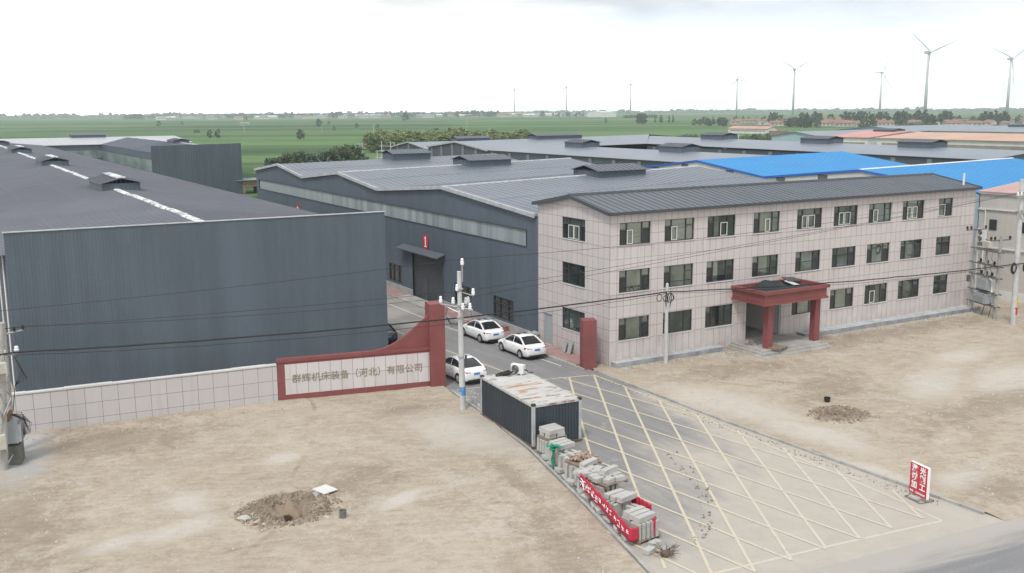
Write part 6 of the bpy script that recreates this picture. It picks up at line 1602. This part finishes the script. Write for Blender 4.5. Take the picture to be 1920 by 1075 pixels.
# ---------------------------------------------------------------- trees
def crown_mesh(name, h, r, nclump, nleaf, leaf, mat, seed, base=.25, shape='round', trunk_r=.12, limbs=6):
    """crown (leaf cards gathered in clumps through the volume) and trunk with limbs, as prototypes"""
    rg = random.Random(seed); c = MB(); clumps = []
    for k in range(nclump):
        for _ in range(30):
            u = rg.random(); an = rg.uniform(0, 6.283)
            z = h*(base+(1-base)*u)
            if shape == 'round': rad_ = r*math.sqrt(max(.02, 1-((u-.42)/.62)**2))
            elif shape == 'tall': rad_ = r*(math.sin(min(1, u*1.05)*math.pi))**.55*(1-.25*u)
            else: rad_ = r*(.55+.45*math.sin(u*math.pi))
            q = math.sqrt(rg.uniform(.12, 1)); p = Vector((rad_*q*math.cos(an), rad_*q*math.sin(an), z))
            if mnoise.noise(p*(1.6/r)+Vector((seed, 0, 0))) > -.22: break
        clumps.append((p, r*rg.uniform(.16, .34)))
    for p, cr_ in clumps:
        for k in range(nleaf):
            d = Vector((rg.gauss(0, 1), rg.gauss(0, 1), rg.gauss(0, .8))).normalized()*cr_*rg.random()**.4; o = p+d
            a = Vector((rg.gauss(0, 1), rg.gauss(0, 1), rg.gauss(0, .6))).normalized(); b_ = a.cross(Vector((rg.gauss(0, 1), rg.gauss(0, 1), rg.gauss(0, 1)))).normalized()
            s = leaf*rg.uniform(.6, 1.3); c.face([o-a*s, o+b_*s*.55, o+a*s, o-b_*s*.55])
    t = MB(); t.tube([(0, 0, -.3), (rg.uniform(-.1, .1), 0, h*.4), (rg.uniform(-.2, .2), rg.uniform(-.2, .2), h*.8)], trunk_r, 7, trunk_r*.3)
    for k in range(limbs):
        p, _ = clumps[rg.randrange(len(clumps))]; z0 = max(h*.18, p.z*rg.uniform(.35, .7)); t.tube([(0, 0, z0), (p.x*.5, p.y*.5, (z0+p.z)*.52), tuple(p)], trunk_r*.45, 5, trunk_r*.12)
    return c, t, mat
def make_tree(spec, label, loc, s, rz, group, sz=None, cat='tree', name='tree', cache={}):
    key = id(spec[0])
    t = thing(name, label, cat, loc, rz, group); t.scale = (s, s, sz or s)
    if key not in cache:
        c, tr, mat = spec; co = c.build('crown', mat, t, local=True); to = tr.build('trunk', MT['bark'], t, local=True); cache[key] = (co, to)
    else:
        for o in cache[key]: n = o.copy(); COL.objects.link(n); n.parent = t
    return t
near_a = crown_mesh('a', 8.5, 4.0, 60, 75, .30, MT['leaf'], 1, .12, 'round', .2, 14)
near_b = crown_mesh('b', 7.0, 3.4, 50, 70, .28, MT['leaf_dark'], 2, .08, 'round', .18, 12)
yel = crown_mesh('c', 12, 3.6, 52, 44, .40, MT['leaf_yel'], 3, .04, 'egg', .12, 6)
far_a = crown_mesh('d', 11, 5.2, 30, 26, .85, MT['leaf_dark'], 4, .12, 'round', .3, 5)
far_b = crown_mesh('e', 12, 3.6, 26, 26, .7, MT['leaf_dark'], 5, .15, 'tall', .25, 5)
far_c = crown_mesh('f', 9, 4.6, 26, 26, .75, MT['leaf'], 6, .1, 'round', .25, 5)
bush = crown_mesh('g', 3.5, 2.6, 26, 34, .28, MT['leaf'], 7, .05, 'round', .08, 4)
def ray(px, D, z=-1.0):
    """ground point at bearing of picture column px and range D (used to lay out far scenery on the plain)"""
    d = FW+_r2*((px-960)/1879.94)+_u2*((331.5+.0074*(px-960))/1879.94); d = Vector((d.x, d.y, 0)).normalized(); return Vector((CAMP.x+d.x*D, CAMP.y+d.y*D, z))
rt = random.Random(77)
for px, D, sp, s, lb in ((507, 262, near_b, .88, 'dark bushy tree at the left corner of the workshop'), (530, 272, near_a, .82, 'spreading green tree behind the left end of the workshop roof'), (556, 275, near_a, .86, 'second spreading tree along the workshop roof'), (577, 270, near_b, .95, 'short tree right of the spreading pair'),
                         (612, 278, near_b, 1.0, 'rounded green tree right of the gap'), (632, 281, near_a, .95, 'bigger tree in the middle of the right hand clump'), (655, 283, near_a, 1.0, 'big leafy tree next to the lattice poles'), (676, 292, near_b, .75, 'low tree at the foot of the white pole')):
    make_tree(sp, lb, ray(px, D), s, rt.uniform(0, 6), 'trees behind the workshop')
for k in range(62):
    px = 690+295*((k+rt.random())/62)
    make_tree(yel, 'thin yellowish poplar in the row beyond the grey halls', ray(px, rt.uniform(440, 520)), rt.uniform(.95, 1.4), rt.uniform(0, 6), 'poplar row beyond the grey halls', rt.uniform(.5, .8))
for px, D, s in ((391, 745, .8), (406, 740, .85)): make_tree(far_b, 'dark oval tree, one of the pair standing alone in the left field', ray(px, D), s*.8, 1, 'pair of field trees', s*.62)
for px, D, sp, s in ((561, 690, far_a, .55), (597, 1250, far_a, .8), (706, 1050, far_c, .5), (760, 1900, far_a, 1.3), (668, 1150, far_c, .5), (1136, 1350, far_b, .6), (296, 1500, far_c, .7), (363, 950, far_c, .3), (369, 950, far_c, .35), (460, 2300, far_a, 1.0), (625, 1000, far_c, .4), (615, 1450, far_c, .5), (340, 1600, far_c, .5)):
    make_tree(sp, 'lone dark tree standing out in the open field', ray(px, D), s, rt.uniform(0, 6), 'lone field trees')
for k in range(9): make_tree(far_b, 'poplar in the small clump in the middle of the field', ray(1196+k*1.9+rt.uniform(-1, 1), 1250+rt.uniform(-40, 40)), .75, rt.uniform(0, 6), 'poplar clump in the field', 1.05)
for k, px in enumerate((1229, 1239, 1242, 1255, 1262)): make_tree(far_b, 'slim poplar right of the small clump', ray(px, 1300), .5, k, 'slim poplars in the field', .85)
for k in range(20): make_tree(far_a, 'tree of the distant dark belt beyond the poplar clump', ray(1172+k*3.0, 2150+rt.uniform(-30, 30)), .75, rt.uniform(0, 6), 'distant tree belt', .55)
# hedge and bushes along the far side of the grey halls
for k in range(60):
    px = 1292+rt.uniform(0, 190); D = rt.uniform(455, 560)
    sp, s = ((bush, rt.uniform(.8, 1.5)), (far_c, rt.uniform(.28, .5)), (yel, rt.uniform(.3, .48)))[rt.choice((0, 0, 1, 1, 2))]
    make_tree(sp, 'bush in the hedge in front of the pink roofed farm shed', ray(px, D), s, rt.uniform(0, 6), 'hedge by the farm shed', cat='bush', name='bush')
for k in range(16): make_tree(bush, 'bush along the field ditch behind the coloured sheds', ray(1690+k*4.2+rt.uniform(-4, 4), 900+rt.uniform(-30, 30)), rt.uniform(1.1, 1.7), rt.uniform(0, 6), 'ditch bushes', cat='bush', name='bush')
# village trees on the right, in front of and behind the houses
for px0, px1, D0, D1, n, sl in ((1300, 1365, 1050, 1250, 20, (.55, .8)), (1368, 1440, 1250, 1500, 10, (.5, .8)), (1443, 1470, 1150, 1250, 6, (1.0, 1.25)), (1478, 1500, 1000, 1100, 8, (.7, 1.0)), (1503, 1562, 1180, 1300, 16, (.95, 1.25)), (1500, 1540, 960, 1010, 6, (.8, 1.0)), (1583, 1640, 1180, 1350, 16, (1.0, 1.3)), (1620, 1646, 930, 960, 3, (.95, 1.1)), (1643, 1670, 1200, 1300, 7, (1.0, 1.2)), (1680, 1740, 1150, 1300, 18, (1.05, 1.35)), (1725, 1755, 1000, 1080, 5, (.9, 1.1)), (1757, 1782, 1200, 1300, 6, (1.1, 1.3)), (1840, 1890, 1150, 1250, 16, (1.0, 1.25)), (1780, 1920, 1250, 1450, 14, (.5, .8))):
    for k in range(n):
        make_tree(rt.choice((far_a, far_a, far_b, far_c)), 'dark tree among the red roofed village houses', ray(rt.uniform(px0, px1), rt.uniform(D0, D1)), rt.uniform(*sl)*.92, rt.uniform(0, 6), 'village trees on the right')
# trees round the far left and middle villages: a far wood that reads as one mass
b = MB(); vars_ = [crown_mesh('x', 11, 5.0, 12, 12, 1.3, None, 40+k, .1, ('round', 'tall', 'round')[k], .3, 3)[0] for k in range(3)]
for px0, px1, D0, D1, n, sl in ((232, 272, 3000, 3300, 16, (.9, 1.4)), (276, 420, 3100, 3500, 34, (.5, 1.1)), (420, 500, 2900, 3300, 22, (.7, 1.3)), (505, 560, 2900, 3200, 14, (.8, 1.3)), (560, 700, 2800, 3400, 34, (.6, 1.2)), (620, 640, 2700, 2900, 6, (1.2, 1.6)), (700, 860, 2800, 3300, 30, (.6, 1.3)), (855, 935, 2600, 3000, 26, (1.0, 1.6)), (940, 1100, 2500, 3200, 14, (.5, .9)), (1010, 1092, 2300, 2500, 4, (1.0, 1.3))):
    for k in range(int(n*2.2)):
        m_ = vars_[rt.randrange(3)]; p = ray(rt.uniform(px0, px1), rt.uniform(D0, D1)); s_ = rt.uniform(*sl); i0 = len(b.v)
        b.v += [(p.x+x*s_, p.y+y*s_, p.z+z*s_) for x, y, z in m_.v]; b.f += [tuple(i0+i for i in f) for f in m_.f]; b.mi += [0]*len(m_.f)
struct(b.build('far_trees', MT['leaf_dark']), 'stuff')
# the far wooded horizon reads as one mass
b = MB(); rg = random.Random(31)
for k in range(1500):
    px = rg.uniform(-300, 2250); D = rg.uniform(3900, 5000); p = ray(px, D); w_ = rg.uniform(18, 60); h_ = rg.uniform(5, 15)*(1.3 if rg.random() < .12 else .8)
    for q in range(3):
        c = p+Vector((rg.uniform(-w_, w_), rg.uniform(-w_, w_)*.4, 0)); rr = w_*rg.uniform(.25, .5); n = 6
        b.hexa([(c.x+rr*math.cos(6.283*i/n), c.y+rr*math.sin(6.283*i/n), -1) for i in range(n)], [(c.x+rr*.5*math.cos(6.283*i/n), c.y+rr*.5*math.sin(6.283*i/n), -1+h_*rg.uniform(.7, 1.1)) for i in range(n)])
struct(b.build('far_woodland', MT['leaf_dark']), 'stuff')

# ---------------------------------------------------------------- village houses
def house_parts(w_, d, h, rise, seed):
    wl, rf, win = MB(), MB(), MB(); wl.box(-w_/2, w_/2, -d/2, d/2, 0, h)
    for s in (-1, 1): wl.face([(s*w_/2, -d/2, h), (s*w_/2, d/2, h), (s*w_/2, 0, h+rise-.1)])
    for s in (-1, 1): roof_slope(rf, (-w_/2-.4, 0, h+rise), (w_/2+.4, 0, h+rise), (-w_/2-.4, s*(d/2+.5), h-.15), (w_/2+.4, s*(d/2+.5), h-.15), .15)
    n = max(2, int(w_/4))
    for k in range(n): x = -w_/2+w_*(k+.5)/n; win.box(x-.8, x+.8, -d/2-.05, -d/2-.01, .9, 2.4)
    return wl, rf, win
HP = [house_parts(14, 7, 3.2, 1.9, 1), house_parts(10, 6, 3.0, 1.6, 2), house_parts(20, 7.5, 3.4, 2.0, 3)]
hcache = {}
def house(px, D, kind, rz, label, group, wallm='hwall', roofm='hroof', s=1):
    t = thing('village_house', label, 'house', ray(px, D), rz, group); t.scale = (s, s, s); key = (kind, wallm, roofm)
    if key not in hcache:
        wl, rf, win = HP[kind]; hcache[key] = (wl.build('wall', MT[wallm], t, local=True), rf.build('roof', MT[roofm], t, local=True), win.build('window', MT['steel_dark'], t, local=True))
    else:
        for o in hcache[key]: n = o.copy(); COL.objects.link(n); n.parent = t
vr = rad(-30)
for k in range(64):
    px = rt.choice((rt.uniform(1372, 1470), rt.uniform(1545, 1660), rt.uniform(1545, 1660), rt.uniform(1700, 1925), rt.uniform(1700, 1925))); D = rt.uniform(1020, 1400)
    house(px, D, rt.choice((0, 1, 2)), vr+rt.choice((0, 0, rad(90)))+rt.uniform(-.08, .08), 'pale walled village house with a red tiled roof among the right hand trees', 'village houses on the right')
for k in range(120):
    px = rt.choice((rt.uniform(300, 500), rt.uniform(500, 760), rt.uniform(560, 900), rt.uniform(900, 1100))); D = rt.uniform(2650, 3400)
    house(px, D, rt.choice((0, 2)), vr+rt.uniform(-.1, .1), 'tiny hazy house in the distant village across the field', 'houses of the distant village', rt.choice(('white_wall', 'hwall')), rt.choice(('hroof', 'roof_far', 'roof_far', 'white_wall')), 1.5)

# ---------------------------------------------------------------- field poles and lattice posts
def field_pole(px, D, h, label, arms=1, group='thin poles on the plain', r=.16):
    t = thing('power_pole', label, 'power pole', ray(px, D), vr, group)
    b = MB(); b.tube([(0, 0, 0), (0, 0, h)], r, 6, r*.7); b.build('shaft', MT['conc_pale'], t, local=True)
    b = MB()
    for k in range(arms): b.box(-1.3, 1.3, -.06, .06, h-.6-1.2*k, h-.45-1.2*k)
    b.build('crossarm', MT['trim'], t, local=True); return t
field_pole(677, 300, 9.2, 'white pole with long crossarms behind the right hand trees', 2, None, .2)
def hframe(px, D, w_, h, lv, label):
    t = thing('lattice_frame', label, 'pole frame', ray(px, D), vr, None); b = MB(); b.tube([(-w_/2, 0, 0), (-w_/2, 0, h)], .14, 6); b.build('post', MT['conc_pale'], t, local=True); b = MB(); b.tube([(w_/2, 0, 0), (w_/2, 0, h)], .14, 6); b.build('post', MT['conc_pale'], t, local=True)
    b = MB()
    for z in lv: b.box(-w_/2-.6, w_/2+.6, -.08, .08, z, z+.16)
    b.build('crossbeam', MT['conc_pale'], t, local=True)
hframe(710, 305, 1.6, 6.6, (2.5, 4.4, 6.3), 'lower white double pole frame with crossbeams')
hframe(722, 300, 2.6, 9.4, (2.5, 4.4, 6.6, 7.9), 'taller white double pole frame next to the halls')
field_pole(738, 300, 9.2, 'slim pole at the right of the white frames', 0, None, .13)
field_pole(932.5, 330, 7.2, 'short white post above the grey roof', 1, None)
field_pole(1386.5, 440, 8.5, 'white pole with a crossarm in front of the hedge', 2, None, .22)
for px, D, h in ((1187, 420, 4.2), (1352, 450, 5), (1398, 450, 5), (456, 950, 7), (699, 700, 9), (875, 1100, 8), (602, 900, 8)): field_pole(px, D, h, 'small pale post at the edge of the field', 1)
b = MB(); p = ray(458, 960, 6.2); b.obox(p, (9, .4, 3), vr, .5); o = b.build('billboard', MT['white_wall'], loc=p); tag(o, 'small white board on a post out in the left field', 'board')
for px, h in ((927, 62), (1226, 40), (1541, 45), (1548, 58), (1563, 50), (1572, 60), (1583, 42), (1590, 52), (1606, 55), (1622, 48), (1683, 48), (1765, 66), (1840, 72), (1395, 40)):
    t = thing('pylon', 'faint thin mast on the hazy horizon', 'mast', ray(px, 4000+rt.uniform(-200, 400)), vr, 'masts on the horizon'); b = MB(); b.tube([(0, 0, 0), (0, 0, h)], .8, 5, .4); b.build('mast', MT['turbine'], t, local=True)

# ---------------------------------------------------------------- wind turbines
def turbine(px, D, phase, yaw, label, hubz=85, bl=41):
    p = ray(px, D); t = thing('wind_turbine', label, 'wind turbine', p, 0, None)
    b = MB(); b.tube([(0, 0, 0), (0, 0, hubz+1-1.6)], 2.3, 14, 1.35); b.build('tower', MT['turbine'], t, local=True, smooth=True)
    # axis towards the camera, turned by yaw
    v = Vector((CAMP.x-p.x, CAMP.y-p.y, 0)).normalized(); an = math.atan2(v.y, v.x)+yaw; ax = Vector((math.cos(an), math.sin(an), 0)); sx = Vector((0, 0, 1)).cross(ax).normalized()
    H_ = Vector((0, 0, hubz+1))
    b = MB(); rings = []
    for q, wd, hh in ((-2.6, 1.2, 1.3), (-2, 1.8, 1.8), (4.5, 1.9, 1.9), (7.5, 1.4, 1.5)):
        c = H_-ax*q; rings.append([c+sx*wd*a_+Vector((0, 0, hh*b_)) for a_, b_ in ((-1, -.8), (-.6, -1), (.6, -1), (1, -.8), (1, .8), (.6, 1), (-.6, 1), (-1, .8))])
    b.loft(rings); b.build('nacelle', MT['turbine'], t, local=True)
    b = MB(); hc = H_+ax*4.0; rings = []
    for q, r in ((-1.3, 1.5), (0, 1.7), (1.0, 1.3), (1.7, .5)): c = hc+ax*q; rings.append([c+sx*r*math.cos(6.283*k/12)+Vector((0, 0, r*math.sin(6.283*k/12))) for k in range(12)])
    b.loft(rings); hb = b.build('hub', MT['turbine'], t, local=True)
    for k in range(3):
        a = rad(phase+120*k); d = -sx*-math.sin(a)+Vector((0, 0, math.cos(a))); d = sx*math.sin(a)+Vector((0, 0, math.cos(a))); pr = d.cross(ax)
        b = MB(); rings = []
        for f, ch, th in ((.02, 1.0, .9), (.10, 1.5, .8), (.2, 2.1, .5), (.5, 1.4, .3), (.8, .85, .18), (1.0, .3, .08)):
            c = hc+d*bl*f+ax*(.9*f*f); rings.append([c-pr*ch*.35+ax*0, c+ax*th*.5, c+pr*ch*.65, c-ax*th*.5])
        b.loft(rings); b.build('blade', MT['turbine'], hb, local=True)
turbine(965, 3435, 335, .3, 'faintest and leftmost wind turbine on the horizon')
turbine(1062, 3097, 0, .2, 'second faint wind turbine from the left, one blade straight up')
turbine(1182, 2841, 6, .3, 'third wind turbine from the left, above the far pale hall')
turbine(1381, 2492, 345, .3, 'wind turbine in the middle of the row with a blade pointing up left')
turbine(1487, 1895, 60, .35, 'wind turbine with two blades raised like a Y, left of the big village trees')
turbine(1650, 2154, 26, .5, 'wind turbine with one blade lying flat to the left')
turbine(1735, 1396, 68, .65, 'largest and nearest wind turbine, seen from the side')
turbine(1889, 1648, 54, .6, 'rightmost wind turbine near the frame edge')

# ---------------------------------------------------------------- haze
g = bpy.data.materials.new('haze'); g.use_nodes = True; t_ = g.node_tree; t_.nodes.clear()
pv = t_.nodes.new('ShaderNodeVolumePrincipled'); pv.inputs['Color'].default_value = (.86, .94, .98, 1); pv.inputs['Density'].default_value = 1.75e-4; pv.inputs['Anisotropy'].default_value = .1
t_.links.new(pv.outputs[0], t_.nodes.new('ShaderNodeOutputMaterial').inputs['Volume'])
b = MB(); b.box(-5000, 5250, -5000, 5250, -2.2, 150); hz = struct(b.build('haze', g), 'stuff')
